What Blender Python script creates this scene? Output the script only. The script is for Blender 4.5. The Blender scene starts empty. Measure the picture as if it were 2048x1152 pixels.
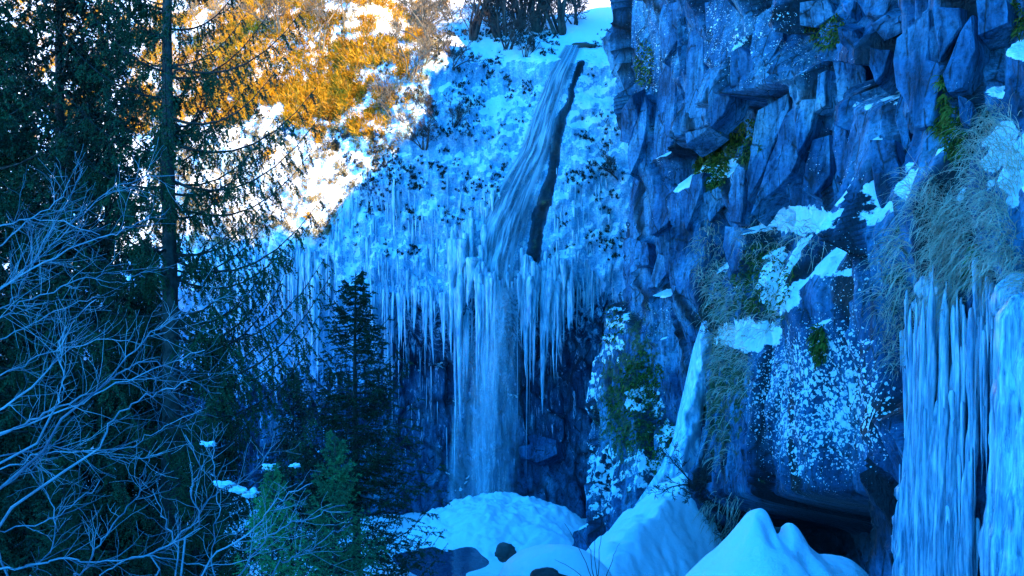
import bpy, math, random
import numpy as np
from mathutils import Vector, Matrix
from mathutils.bvhtree import BVHTree

R = math.radians
rng = np.random.default_rng(7)
random.seed(7)
scene = bpy.context.scene
C = scene.collection

# ------------------------------------------------------------------ camera
F = 2200.0                                   # focal length in photo pixels (2048 wide)
cam_d = bpy.data.cameras.new('camera'); cam = bpy.data.objects.new('camera', cam_d); C.objects.link(cam)
cam.location = (0, 0, 0); cam.rotation_euler = (R(90), 0, 0)
cam_d.sensor_width = 36.0; cam_d.lens = 36.0 * F / 2048.0
cam_d.clip_start = 0.1; cam_d.clip_end = 2000
scene.camera = cam

# ------------------------------------------------------------------ sky + sun
SUN = Vector((0.62, -0.54, 0.57)).normalized()
EL = math.asin(SUN.z); AZ = math.atan2(SUN.x, SUN.y)
world = bpy.data.worlds.new('World'); scene.world = world; world.use_nodes = True
wn = world.node_tree; bg = wn.nodes['Background']
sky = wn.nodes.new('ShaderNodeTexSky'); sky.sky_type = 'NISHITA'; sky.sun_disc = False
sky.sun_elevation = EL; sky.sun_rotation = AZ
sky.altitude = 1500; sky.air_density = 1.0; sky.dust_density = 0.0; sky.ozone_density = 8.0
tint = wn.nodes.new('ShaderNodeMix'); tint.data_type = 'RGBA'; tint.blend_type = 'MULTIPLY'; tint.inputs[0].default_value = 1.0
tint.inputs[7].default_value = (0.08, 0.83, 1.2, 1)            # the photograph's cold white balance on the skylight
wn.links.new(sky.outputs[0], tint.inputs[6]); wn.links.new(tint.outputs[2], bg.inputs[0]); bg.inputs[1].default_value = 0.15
sun_d = bpy.data.lights.new('sun', 'SUN'); sun_d.energy = 2.0; sun_d.angle = R(0.5); sun_d.color = (1.0, 0.76, 0.40)
sun = bpy.data.objects.new('sun', sun_d); C.objects.link(sun)
sun.rotation_euler = (-SUN).to_track_quat('-Z', 'Y').to_euler()
vs = scene.view_settings; vs.view_transform = 'Standard'; vs.look = 'None'; vs.gamma = 1.0
vs.use_curve_mapping = False; vs.exposure = 2.85
try:
    scene.cycles.max_bounces = 4; scene.cycles.diffuse_bounces = 2; scene.cycles.transparent_max_bounces = 24
    scene.cycles.transmission_bounces = 4; scene.cycles.caustics_reflective = False; scene.cycles.caustics_refractive = False
except Exception:
    pass

# ------------------------------------------------------------------ numpy noise
def _h(ix, iy, iz, s):
    h = (ix.astype(np.int64) * 374761393 + iy.astype(np.int64) * 668265263 + iz.astype(np.int64) * 2147483647 + s * 1274126177) & 0xFFFFFFFF
    h = ((h ^ (h >> 13)) * 1274126177) & 0xFFFFFFFF
    h = ((h ^ (h >> 16)) * 2246822519) & 0xFFFFFFFF
    return ((h ^ (h >> 15)) & 0xFFFFFF) / float(0xFFFFFF)

def vnoise(x, y, z=None, s=0):
    if z is None: z = np.zeros_like(x)
    x, y, z = np.broadcast_arrays(x, y, z)
    fx, fy, fz = np.floor(x), np.floor(y), np.floor(z)
    tx, ty, tz = x - fx, y - fy, z - fz
    tx = tx * tx * (3 - 2 * tx); ty = ty * ty * (3 - 2 * ty); tz = tz * tz * (3 - 2 * tz)
    r = 0
    for a in (0, 1):
        for b in (0, 1):
            for c in (0, 1):
                w = (tx if a else 1 - tx) * (ty if b else 1 - ty) * (tz if c else 1 - tz)
                r = r + w * _h(fx + a, fy + b, fz + c, s)
    return r * 2 - 1

def fbm(x, y, z=None, o=4, s=0, g=0.5):
    r = 0; a = 1.0; n = 0
    for i in range(o):
        k = 2.0 ** i
        r = r + a * vnoise(x * k, y * k, None if z is None else z * k, s + i * 17); n += a; a *= g
    return r / n

def voro2(x, y, s=0, j=0.8):
    """two nearest jittered cells of a 2-D lattice: for each its lattice id and the vector to it, and sqrt distances"""
    ix, iy = np.floor(x), np.floor(y); zz = np.zeros(x.shape)
    A = [np.full(x.shape, 1e9)] + [np.zeros(x.shape) for _ in range(4)]; B = [np.full(x.shape, 1e9)] + [np.zeros(x.shape) for _ in range(4)]
    for a in (-1, 0, 1):
        for b in (-1, 0, 1):
            qx, qy = ix + a, iy + b
            dx = x - (qx + 0.5 + (_h(qx, qy, zz, s) - 0.5) * j); dy = y - (qy + 0.5 + (_h(qx, qy, zz + 1, s) - 0.5) * j)
            d = dx * dx + dy * dy; N_ = [d, qx, qy, dx, dy]
            m = d < A[0]; m2 = (~m) & (d < B[0])
            B = [np.where(m, A[k], np.where(m2, N_[k], B[k])) for k in range(5)]
            A = [np.where(m, N_[k], A[k]) for k in range(5)]
    return A, B

def slabs(u, z, su, sz, amp, tilt, s, soft=0.10):
    """plates of rock: every cell its own depth and its own tilt, with a steep broken edge between plates"""
    A, B = voro2(u / su, z / sz, s); o = np.zeros_like(u)
    def val(c):
        _, cx, cy, dx, dy = c
        return ((_h(cx, cy, o + 5, s) - 0.5) * 2 * amp + (_h(cx, cy, o + 6, s) - 0.5) * 2 * tilt * dx * su
                + (_h(cx, cy, o + 7, s) - 0.35) * tilt * dy * sz * 0.5)
    g = np.sqrt(B[0]) - np.sqrt(A[0]); t = 0.5 + 0.5 * np.clip(g / soft, 0, 1)
    return val(A) * t + val(B) * (1 - t), np.clip(g * 5, 0, 1)

def sm(a, b, x):
    t = np.clip((x - a) / (b - a), 0, 1); return t * t * (3 - 2 * t)

def at(px, py, d):
    return Vector(((px - 1024) / F * d, d, (576 - py) / F * d))

def pix(P):
    d = np.maximum(P[..., 1], 0.01)
    return 1024 + P[..., 0] / d * F, 576 - P[..., 2] / d * F

# ------------------------------------------------------------------ mesh helpers
def mesh_from(name, V, faces, smooth=True, attrs=None):
    """V (n,3); faces: list of int arrays (m,k)"""
    me = bpy.data.meshes.new(name)
    V = np.asarray(V, np.float32)
    if not isinstance(faces, (list, tuple)): faces = [faces]
    faces = [np.asarray(f, np.int32) for f in faces if len(f)]
    nl = sum(f.size for f in faces); nf = sum(len(f) for f in faces)
    me.vertices.add(len(V)); me.vertices.foreach_set('co', V.ravel())
    me.loops.add(nl); me.loops.foreach_set('vertex_index', np.concatenate([f.ravel() for f in faces]))
    me.polygons.add(nf)
    tot = np.concatenate([np.full(len(f), f.shape[1], np.int32) for f in faces])
    me.polygons.foreach_set('loop_start', np.concatenate([[0], np.cumsum(tot)[:-1]]).astype(np.int32))
    me.polygons.foreach_set('use_smooth', np.full(nf, smooth))
    if attrs:
        for k, a in attrs.items():
            at_ = me.attributes.new(k, 'FLOAT', 'POINT'); at_.data.foreach_set('value', np.asarray(a, np.float32).ravel())
    me.update(calc_edges=True)
    return me

def grid_faces(nu, nv, closed=False):
    i = np.arange(nu if closed else nu - 1)[:, None]; j = np.arange(nv - 1)[None, :]
    i2 = (i + 1) % nu
    a = i * nv + j; b = i2 * nv + j
    return np.stack([a, b, b + 1, a + 1], -1).reshape(-1, 4)

def link(name, me, mat=None, parent=None, loc=None, **props):
    o = bpy.data.objects.new(name, me)
    if mat is not None and me is not None and len(me.materials) == 0: me.materials.append(mat)
    C.objects.link(o)
    if parent is not None: o.parent = parent
    if loc is not None: o.location = loc
    for k, v in props.items(): o[k] = v
    return o

def thing(name, label, cat, loc=(0, 0, 0), group=None):
    o = bpy.data.objects.new(name, None); C.objects.link(o); o.location = loc
    o.empty_display_size = 0.3; o['label'] = label; o['category'] = cat
    if group: o['group'] = group
    return o

def tag(o, label, cat, group=None):
    o['label'] = label; o['category'] = cat
    if group: o['group'] = group
    return o

def grid_normals(P):
    du = np.gradient(P, axis=0); dv = np.gradient(P, axis=1)
    n = np.cross(du, dv); return n / np.maximum(np.linalg.norm(n, axis=-1, keepdims=True), 1e-9)

def bvh_of(P):
    nu, nv = P.shape[:2]
    return BVHTree.FromPolygons([tuple(p) for p in P.reshape(-1, 3).tolist()], grid_faces(nu, nv).tolist())

def tubes(paths, sides=5):
    """paths: list of (points (n,3), radii (n,)) -> V, quad faces, one closed-ish tube each"""
    VS, FS, off = [], [], 0
    ang = np.arange(sides) * 2 * math.pi / sides
    ca, sa = np.cos(ang), np.sin(ang)
    for pts, rad in paths:
        pts = np.asarray(pts, float); rad = np.asarray(rad, float); n = len(pts)
        t = np.gradient(pts, axis=0); t /= np.maximum(np.linalg.norm(t, axis=1, keepdims=True), 1e-9)
        ref = np.where(np.abs(t[:, 2:3]) > 0.9, np.array([[1.0, 0, 0]]), np.array([[0, 0, 1.0]]))
        a = np.cross(t, ref); a /= np.maximum(np.linalg.norm(a, axis=1, keepdims=True), 1e-9); b = np.cross(t, a)
        ring = pts[:, None, :] + rad[:, None, None] * (ca[None, :, None] * a[:, None, :] + sa[None, :, None] * b[:, None, :])
        VS.append(ring.reshape(-1, 3))
        i = np.arange(n - 1)[:, None] * sides; j = np.arange(sides)[None, :]; j2 = (j + 1) % sides
        FS.append((np.stack([i + j, i + j2, i + sides + j2, i + sides + j], -1).reshape(-1, 4)) + off)
        off += n * sides
    return np.concatenate(VS), np.concatenate(FS)

# ------------------------------------------------------------------ materials
def mat(name):
    m = bpy.data.materials.new(name); m.use_nodes = True
    nt = m.node_tree; return m, nt, nt.nodes['Principled BSDF']

class N:
    """tiny node builder"""
    def __init__(s, nt): s.nt = nt
    def node(s, t, **kw):
        n = s.nt.nodes.new(t)
        for k, v in kw.items(): setattr(n, k, v)
        return n
    def put(s, sock, v):
        if isinstance(v, bpy.types.NodeSocket): s.nt.links.new(v, sock)
        elif v is not None: sock.default_value = v
    def pos(s, scale=(1, 1, 1), obj=False, rot=(0, 0, 0)):
        src = s.node('ShaderNodeTexCoord').outputs['Object'] if obj else s.node('ShaderNodeNewGeometry').outputs['Position']
        mp = s.node('ShaderNodeMapping'); s.put(mp.inputs[0], src); mp.inputs['Scale'].default_value = scale; mp.inputs['Rotation'].default_value = rot
        return mp.outputs[0]
    def noise(s, vec, scale, detail=4, rough=0.55, dist=0.0):
        n = s.node('ShaderNodeTexNoise'); s.put(n.inputs['Vector'], vec); n.inputs['Scale'].default_value = scale
        n.inputs['Detail'].default_value = detail; n.inputs['Roughness'].default_value = rough; n.inputs['Distortion'].default_value = dist
        return n.outputs[0]
    def voro(s, vec, scale, feature='F1', out='Distance', rnd=1.0):
        n = s.node('ShaderNodeTexVoronoi', feature=feature); s.put(n.inputs['Vector'], vec); n.inputs['Scale'].default_value = scale
        n.inputs['Randomness'].default_value = rnd
        return n.outputs[out]
    def ramp(s, f, *stops, interp='LINEAR'):
        n = s.node('ShaderNodeValToRGB'); s.put(n.inputs[0], f); cr = n.color_ramp; cr.interpolation = interp
        while len(cr.elements) < len(stops): cr.elements.new(0.5)
        for e, (p, c) in zip(cr.elements, stops):
            e.position = p; e.color = (c, c, c, 1) if isinstance(c, (int, float)) else (*c, 1)
        return n.outputs[0]
    def mix(s, f, a, b, mode='MIX'):
        n = s.node('ShaderNodeMix', data_type='RGBA', blend_type=mode)
        s.put(n.inputs[0], f); s.put(n.inputs[6], a if not isinstance(a, tuple) else (*a, 1)); s.put(n.inputs[7], b if not isinstance(b, tuple) else (*b, 1))
        return n.outputs[2]
    def math(s, op, a, b=0.5, c=None, clamp=False):
        n = s.node('ShaderNodeMath', operation=op, use_clamp=clamp); s.put(n.inputs[0], a); s.put(n.inputs[1], b)
        if c is not None: s.put(n.inputs[2], c)
        return n.outputs[0]
    def attr(s, name):
        n = s.node('ShaderNodeAttribute', attribute_name=name); return n.outputs['Fac']
    def bump(s, h, strength=0.5, dist=0.05, normal=None):
        n = s.node('ShaderNodeBump'); n.inputs['Strength'].default_value = strength; n.inputs['Distance'].default_value = dist
        s.put(n.inputs['Height'], h)
        if normal is not None: s.put(n.inputs['Normal'], normal)
        return n.outputs[0]
    def up(s):
        g = s.node('ShaderNodeNewGeometry'); x = s.node('ShaderNodeSeparateXYZ'); s.put(x.inputs[0], g.outputs['Normal']); return x.outputs[2]
    def objrand(s): return s.node('ShaderNodeObjectInfo').outputs['Random']

SNOW = (0.84, 0.88, 0.90)

def m_snow():
    m, nt, p = mat('snow'); n = N(nt); v = n.pos()
    p.inputs['Base Color'].default_value = (*SNOW, 1); p.inputs['Roughness'].default_value = 0.55
    p.inputs['Specular IOR Level'].default_value = 0.25
    h = n.math('ADD', n.noise(v, 2.2, 4), n.math('MULTIPLY', n.noise(v, 22, 3), 0.18))
    nt.links.new(n.bump(h, 0.55, 0.16), p.inputs['Normal'])
    return m

def m_ice(name='ice', clear=0.35, sc=6.0, zs=0.16):
    m, nt, p = mat(name); n = N(nt); v = n.pos((1, 1, zs))
    f = n.noise(v, sc, 4, 0.65)
    p.inputs['Base Color'].default_value = (1, 1, 1, 1)
    nt.links.new(n.ramp(f, (0.32, (0.16, 0.36, 0.52)), (0.5, (0.50, 0.70, 0.82)), (0.66, (0.88, 0.93, 0.95))), p.inputs['Base Color'])
    p.inputs['Roughness'].default_value = 0.12; p.inputs['IOR'].default_value = 1.31
    nt.links.new(n.ramp(f, (0.35, clear), (0.7, clear * 0.25)), p.inputs['Transmission Weight'])
    nt.links.new(n.bump(f, 0.5, 0.2 / sc), p.inputs['Normal'])
    return m

def m_cliff():
    """grey volcanic rock with streaks, pale lichen discs, moss, snow and ice where the masks say they lie"""
    m, nt, p = mat('cliff_rock'); n = N(nt)
    v = n.pos(); vs_ = n.pos((1, 1, 0.13), rot=(0, R(-8), 0))
    nA = n.noise(v, 0.5, 4, 0.6); nS = n.noise(vs_, 3.4, 5, 0.7); nM = n.noise(v, 2.4, 4, 0.64); nG = n.noise(v, 9, 3, 0.7)
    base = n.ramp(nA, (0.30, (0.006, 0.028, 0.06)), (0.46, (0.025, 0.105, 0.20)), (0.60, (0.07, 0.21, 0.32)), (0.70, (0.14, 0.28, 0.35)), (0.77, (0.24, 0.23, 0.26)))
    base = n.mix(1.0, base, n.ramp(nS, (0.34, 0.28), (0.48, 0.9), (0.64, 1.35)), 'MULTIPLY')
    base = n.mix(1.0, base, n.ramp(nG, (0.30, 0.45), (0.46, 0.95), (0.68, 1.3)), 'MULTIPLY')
    cr = n.ramp(n.voro(n.mix(0.06, n.pos((1.0, 1.0, 0.30), rot=(0, R(12), 0)), n.node('ShaderNodeTexNoise').outputs[1]), 1.5, 'DISTANCE_TO_EDGE'), (0.0, 0.0), (0.035, 1.0))
    cr = n.math('MAXIMUM', cr, n.ramp(nM, (0.46, 0.0), (0.54, 1.0)))
    base = n.mix(n.math('SUBTRACT', 1.0, cr), base, (0.012, 0.016, 0.02))
    wet_shade = n.attr('wet_shade')  # wet rock, plus the shade painted into crevices and the cave
    base = n.mix(n.math('MULTIPLY', wet_shade, 1.15, clamp=True), base, (0.008, 0.009, 0.011))
    lm = n.attr('lichen')
    dn = n.node('ShaderNodeTexNoise'); n.put(dn.inputs['Vector'], v); dn.inputs['Scale'].default_value = 11; dn.inputs['Detail'].default_value = 1
    vd = n.node('ShaderNodeVectorMath', operation='MULTIPLY_ADD'); n.put(vd.inputs[0], dn.outputs[1]); vd.inputs[1].default_value = (.13, .13, .13); n.put(vd.inputs[2], v)
    d1 = n.voro(vd.outputs[0], 5.2); d2 = n.voro(vd.outputs[0], 12.5)
    lr = n.math('ADD', lm, nM)
    t1 = n.math('LESS_THAN', d1, n.math('MULTIPLY', n.math('SUBTRACT', lr, 0.72), 0.75))
    t2 = n.math('LESS_THAN', d2, n.math('MULTIPLY', n.math('SUBTRACT', lr, 0.66), 0.72))
    lich = n.math('MULTIPLY', n.math('MAXIMUM', t1, t2), n.math('GREATER_THAN', lm, 0.06))
    base = n.mix(n.math('MULTIPLY', lich, n.ramp(nG, (0.3, 0.35), (0.45, 1.0))), base, (0.80, 0.83, 0.82))
    mk = lambda f, nz, k, a, b: n.ramp(n.math('ADD', f, n.math('MULTIPLY', n.math('SUBTRACT', nz, 0.5), k)), (a, 0.0), (b, 1.0))
    mm = mk(n.attr('moss'), nM, 1.3, 0.45, 0.6)
    base = n.mix(mm, base, n.ramp(nG, (0.35, (0.012, 0.022, 0.012)), (0.55, (0.05, 0.07, 0.02)), (0.72, (0.16, 0.15, 0.03))))
    im = mk(n.attr('ice'), nS, 1.5, 0.47, 0.6)
    base = n.mix(im, base, n.ramp(n.math('MULTIPLY_ADD', nG, 0.5, n.math('MULTIPLY', nS, 0.5)), (0.36, (0.09, 0.25, 0.40)), (0.47, (0.20, 0.42, 0.60)), (0.57, (0.42, 0.63, 0.76)), (0.66, (0.82, 0.90, 0.94))))
    smk = mk(n.attr('snow'), nM, 1.4, 0.48, 0.56)
    base = n.mix(smk, base, SNOW)
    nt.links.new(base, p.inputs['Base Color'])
    ro = n.mix(im, n.mix(wet_shade, (0.72,) * 3, (0.5,) * 3), (0.22,) * 3); ro = n.mix(smk, ro, (0.6,) * 3)
    nt.links.new(ro, p.inputs['Roughness']); p.inputs['Specular IOR Level'].default_value = 0.22
    h = n.math('ADD', n.math('ADD', nS, n.math('MULTIPLY', nM, 0.6)), n.math('MULTIPLY', nG, 0.25))
    nt.links.new(n.bump(h, 0.75, 0.18), p.inputs['Normal'])
    return m

M_SNOW = m_snow(); M_ICE = m_ice(); M_CLIFF = m_cliff()

# ------------------------------------------------------------------ ground
def ground_z(x, y):
    z = np.interp(y, [-60, 0, 20, 40, 54, 62, 70, 200], [0, -1.75, -5.9, -11.6, -14.2, -14.6, -14.8, -14.8])
    z = z + sm(-9, -30, x) * np.interp(y, [0, 15, 60, 90], [2.0, 7.0, 7.0, 3.0])      # rises to the forest on the left
    z = z - 1.3 * np.exp(-(((x + 3.0) / 2.8) ** 2 + ((y - 51.5) / 4.5) ** 2) ** 2) - 1.2 * np.exp(-((y - 44) / 5) ** 2) * np.exp(-((x + 3) / 5.0) ** 2)
    z = z + fbm(x * 0.16, y * 0.16, o=4, s=3) * 0.7 + fbm(x * 0.7, y * 0.7, o=3, s=9) * 0.12
    return z
nx, ny = 190, 190
tx = np.linspace(-1, 1, nx); gx = np.sign(tx) * (np.abs(tx) * 40 + np.abs(tx) ** 5 * 460)
ty = np.linspace(0, 1, ny); gy = -60 + ty * 150 + ty ** 8 * 700
GX, GY = np.meshgrid(gx, gy, indexing='ij')
G = np.stack([GX, GY, ground_z(GX, GY)], -1)
link('ground', mesh_from('ground', G.reshape(-1, 3), grid_faces(nx, ny)[:, ::-1]), M_SNOW, kind='structure')

# ------------------------------------------------------------------ sheets of cliff: plan curve + profile
def plan(pts, us):
    """smooth plan curve through (x, y); returns positions and outward normals (towards the left-hand / camera side)"""
    pts = np.asarray(pts, float); s = np.concatenate([[0], np.cumsum(np.linalg.norm(np.diff(pts, axis=0), axis=1))])
    fine = np.linspace(0, s[-1], 1500)
    q = np.stack([np.interp(fine, s, pts[:, k]) for k in (0, 1)], -1)
    ker = np.hanning(91); ker /= ker.sum()
    pad = np.concatenate([np.repeat(q[:1], 45, 0) + (q[0] - q[1]) * np.arange(45, 0, -1)[:, None], q, np.repeat(q[-1:], 45, 0) + (q[-1] - q[-2]) * np.arange(1, 46)[:, None]])
    q = np.stack([np.convolve(pad[:, k], ker, 'valid') for k in (0, 1)], -1)
    t = np.gradient(q, axis=0); t /= np.linalg.norm(t, axis=1, keepdims=True)
    nrm = np.stack([t[:, 1], -t[:, 0]], -1)
    U = us * s[-1]
    f = lambda a: np.stack([np.interp(U, fine, a[:, k]) for k in (0, 1)], -1)
    n2 = f(nrm); n2 /= np.linalg.norm(n2, axis=1, keepdims=True)
    return f(q), n2, U

# --- back cliff with the waterfall, hillside at left
prof_c = [(-18, 2), (-15, -1.0), (-12, -3.0), (-7, -3.5), (-2.6, -2.8), (-1.0, -1.2), (0.2, 0), (1.5, 0.15), (5, -0.9), (10, -2.8), (15.4, -5.2), (16.6, -7.2), (19, -11.5), (23, -20), (36, -48), (60, -95)]
prof_h = [(-18, 2), (-15, 0.6), (-11, -1.4), (-7, -1.7), (-3.2, -1.4), (-1.4, -0.5), (0.0, 0), (1.6, 0.1), (5, -1.0), (9, -2.6), (14, -5.2), (18, -8), (24, -13), (32, -21), (46, -38), (70, -70)]
pv = np.array([0, .05, .12, .24, .36, .41, .45, .49, .58, .68, .78, .81, .86, .90, .95, 1.0])
NU, NV = 690, 385
ub = np.linspace(0, 1, NU); vb = np.linspace(0, 1, NV)
q, nb, UB = plan([(-75, 100), (-48, 84), (-34, 76), (-22, 71), (-12, 69), (-5, 69.5), (1, 70), (6, 70.5), (12, 69), (20, 66)], ub ** 0.8)
zc = np.interp(vb, pv, [a for a, _ in prof_c]); oc = np.interp(vb, pv, [b for _, b in prof_c])
zh = np.interp(vb, pv, [a for a, _ in prof_h]); oh = np.interp(vb, pv, [b for _, b in prof_h])
ker = np.hanning(11); ker /= ker.sum()
for a in (zc, oc, zh, oh): a[5:-5] = np.convolve(a, ker, 'valid')
w = sm(-13, -5.5, q[:, 0])[:, None]
Z = zc * w + zh * (1 - w); O = oc * w + oh * (1 - w)
Z = Z + (fbm(UB[:, None] * 0.33, Z * 0, o=4, s=40) * 2.4 - 0.5) * sm(-6.5, -1.5, Z) * sm(7.5, 1.5, Z)
uu = np.broadcast_to(UB[:, None], Z.shape)
wr = np.broadcast_to(sm(0.8, -1.2, Z), Z.shape)                       # lower rock wall
sl, ed = slabs(uu + 0.12 * Z, Z, 1.3, 2.6, 0.45, 0.4, 11); s2, e2 = slabs(uu + 0.1 * Z, Z, 0.34, 1.7, 0.2, 0.5, 12, 0.12)
flut = fbm(uu * 2.2, Z * 0.12, o=3, s=21)
snowy = 1 - wr
D = wr * (sl + s2 + fbm(uu * .3, Z * .3, o=3, s=5) * 0.8)
D = D + snowy * (fbm(uu * 0.22, Z * 0.22, o=4, s=6) * 1.3 + fbm(uu * 0.9, Z * 0.9, o=4, s=7) * 0.42 + fbm(uu * 2.1, Z * 1.6, o=3, s=8) * 0.34 * (1 - 0.8 * sm(15, 17, Z)))
D = D + flut * 0.35 * sm(7, 1, Z) * sm(-2.0, 0, Z)
D = D + snowy * 1.6 * np.exp(-((q[:, 0][:, None] + 5.5) / 3.0) ** 2) * sm(4, 12, Z) * sm(19, 15, Z)
# rock rib the stream slides over
chx = np.interp(Z, [0, 2, 4, 7, 11, 15.5], [-0.7, -0.9, -0.6, 0.5, 2.1, 4.0])
rib = np.exp(-((q[:, 0][:, None] - chx) / 1.5) ** 2) * sm(-0.5, 1, Z) * sm(17, 15, Z)
D = D * (1 - 0.6 * rib) + 0.25 * rib
PB = np.zeros((NU, NV, 3))
off = O + D
PB[..., 0] = q[:, 0][:, None] + nb[:, 0][:, None] * off; PB[..., 1] = q[:, 1][:, None] + nb[:, 1][:, None] * off; PB[..., 2] = Z
nB = grid_normals(PB); 
if nB[NU // 2, NV // 3, 1] > 0: nB = -nB
px, py = pix(PB)
up = np.abs(nB[..., 2])
veg = fbm(uu * 0.55, Z * 0.9, o=4, s=50) * 0.6 + fbm(uu * 1.7, Z * 2.4, o=3, s=51) * 0.5
snow = snowy * (0.85 - 0.6 * sm(0.1, 0.45, veg) * sm(18, 9, Z) ) * (1 - 0.35 * sm(6, 2, Z)) + wr * sm(0.6, 0.95, nB[..., 2]) * 0.5
ice = sm(9, 3, Z) * snowy * 0.75 + wr * (0.36 + 0.16 * sm(-6, -1, Z) + 0.3 * sm(-6, -10, PB[..., 0]) * sm(-8, -4, Z)) * sm(-14, -11, Z)
wet_shade = wr * (0.25 + 0.45 * (1 - ed))
chd = np.interp(Z, [0, 2, 5, 8, 11, 14, 15.6], [0.9, 1.3, 2.0, 2.7, 3.3, 4.3, 4.7])       # dark wet gap right of the stream
gap = np.exp(-((PB[..., 0] - chd - 0.25 * fbm(Z * 0.7, Z * 0, o=4, s=78) - 0.3 * fbm(uu * 1.2, Z * 0.6, o=3, s=79)) / np.interp(Z, [0, 6, 15], [0.6, 0.5, 0.28])) ** 2) * sm(-0.3, 0.8, Z) * sm(15.9, 15.3, Z)
snow = snow * (1 - sm(0.2, 0.6, gap)); ice = ice * (1 - sm(0.3, 0.7, gap)); wet_shade = np.maximum(wet_shade, gap)
dome = snowy * sm(-12, -7, PB[..., 0]) * sm(17.5, 15.5, Z)
snow = snow * (1 - dome) + dome * (0.22 + 0.25 * fbm(uu * .5, Z * .5, o=3, s=88) + 0.5 * sm(0.25, 0.6, nB[..., 2])) * (1 - sm(0.2, 0.6, gap))
ice = np.maximum(ice, dome * 0.85 * (1 - sm(0.3, 0.7, gap)))
moss = np.zeros_like(Z) + 0.45 * sm(0.1, 0.4, veg) * snowy * sm(17, 8, Z)
fB = grid_faces(NU, NV)
link('back_cliff', mesh_from('back_cliff', PB.reshape(-1, 3), fB, True, dict(snow=snow, ice=ice, wet_shade=wet_shade, moss=moss, lichen=np.zeros_like(Z))), M_CLIFF, kind='structure')

# --- right cliff, running towards the camera, then on behind it as the valley side that shades everything
rp = [(19, 80), (15, 73), (9.2, 64.5), (5.8, 58.5), (6.6, 54), (9.0, 48.5), (10.0, 42), (9.9, 36), (9.7, 30), (9.2, 26), (8.2, 22.5), (7.9, 19), (7.9, 16), (8.2, 12), (9.5, 5), (12, -8), (14, -25), (14, -60)]
NRU, NRV = 820, 455
tu = np.linspace(0, 1, NRU)
qq = np.asarray(rp, float); ss = np.concatenate([[0], np.cumsum(np.linalg.norm(np.diff(qq, axis=0), axis=1))])
# spacing proportional to distance from the camera while in view
fine = np.linspace(0, ss[-1], 4000); fy = np.interp(fine, ss, qq[:, 1])
dens = np.where(fy > 9, 1.0 / np.clip(fy, 14, 60) , 0.006); cum = np.concatenate([[0], np.cumsum(dens)[:-1]]); cum /= cum[-1]
ur = np.interp(tu, cum, fine / ss[-1])
q, nr, UR = plan(rp, ur)
yy = q[:, 1][:, None]
vz = np.linspace(0, 1, NRV); zlo = np.interp(yy, [0, 16, 30, 60, 75], [-7, -7.5, -10, -16, -17])
vis = np.interp(yy, [0, 12, 60, 75], [8, 8, 18.5, 20])                # dense up to just above the frame, coarse to the crest
crest = np.interp(yy, [-60, 20, 44, 50, 53, 56.5, 59.5, 62, 66, 74], [40, 40, 38, 36, 33, 28, 29, 34, 38, 38])
Z = np.where(vz < 0.86, zlo + (vis - zlo) * vz / 0.86, vis + (crest - vis) * (vz - 0.86) / 0.14)
Y = np.broadcast_to(yy, Z.shape); U = np.broadcast_to(UR[:, None], Z.shape)
ush = U + 0.28 * Z
wob = fbm(U * .25, Z * .25, o=3, s=61) * 1.2
a1, g1 = slabs(ush + wob, Z + wob, 2.4, 7.5, 0.8, 0.5, 71, 0.055); a2, g2 = slabs(ush + wob, Z, 0.85, 3.2, 0.26, 0.42, 72, 0.08); a3, g3 = slabs(ush, Z, 0.34, 0.8, 0.085, 0.35, 73)
lowm = sm(2.5, -0.5, Z) * sm(52, 48, Y) * sm(24, 28, Y)                # buttress below the snowy ledge
rough = 1 - 0.55 * lowm
D = (a1 * rough + a2 * rough + a3 + fbm(U * .12, Z * .12, o=3, s=62) * 1.1 + fbm(U * 2.5, Z * 1.2, o=3, s=63) * 0.06)
D = D + lowm * 1.7
D = D - 5.0 * sm(-0.185, -0.225, Z / Y) * sm(47, 42, Y) * sm(21.5, 24, Y)      # low cave under the lichened wall
D = D + sm(0, -14, Z) * 2.2 * sm(49, 52, Y)                            # foot of the far buttress spreads out
D = D - 1.3 * np.exp(-((Y - 47.6) / 1.2) ** 2) * sm(1, -3, Z)           # gully with the frozen runnel
D = D + 1.6 * sm(2, 7, Z) * sm(30, 34, Y) * sm(46, 42, Y) * (0.5 + 0.5 * vnoise(U * .3, Z * .3, s=64))
D = D - np.where(Z > vis, (Z - vis) * 0.28, 0)
D = D + 0.9 * sm(25, 22, Y) * sm(10, 16, Y) * sm(3, 1.0, Z)
pxb = (1024 + q[:, 0] / np.maximum(q[:, 1], 1) * F)[:, None]; pyb = 576 - Z / np.maximum(Y, 1) * F
ly = 305 - (pxb - 1380) * 0.60; dl = pyb - ly; inl = sm(1355, 1385, pxb) * sm(1640, 1590, pxb) * (Y > 9)
D = D + inl * (0.8 * sm(-130, -20, dl) * sm(6, -6, dl) - 1.3 * sm(-4, 10, dl) * sm(110, 40, dl))
l2 = 40 + (pxb - 1600) * 0.42; dl2 = pyb - l2; in2 = sm(1590, 1620, pxb) * sm(1860, 1800, pxb) * (Y > 9)
D = D + in2 * (0.6 * sm(-120, -20, dl2) * sm(6, -6, dl2) - 1.2 * sm(-4, 10, dl2) * sm(90, 35, dl2))
PR = np.zeros((NRU, NRV, 3))
PR[..., 0] = q[:, 0][:, None] + nr[:, 0][:, None] * D; PR[..., 1] = q[:, 1][:, None] + nr[:, 1][:, None] * D; PR[..., 2] = Z
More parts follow.
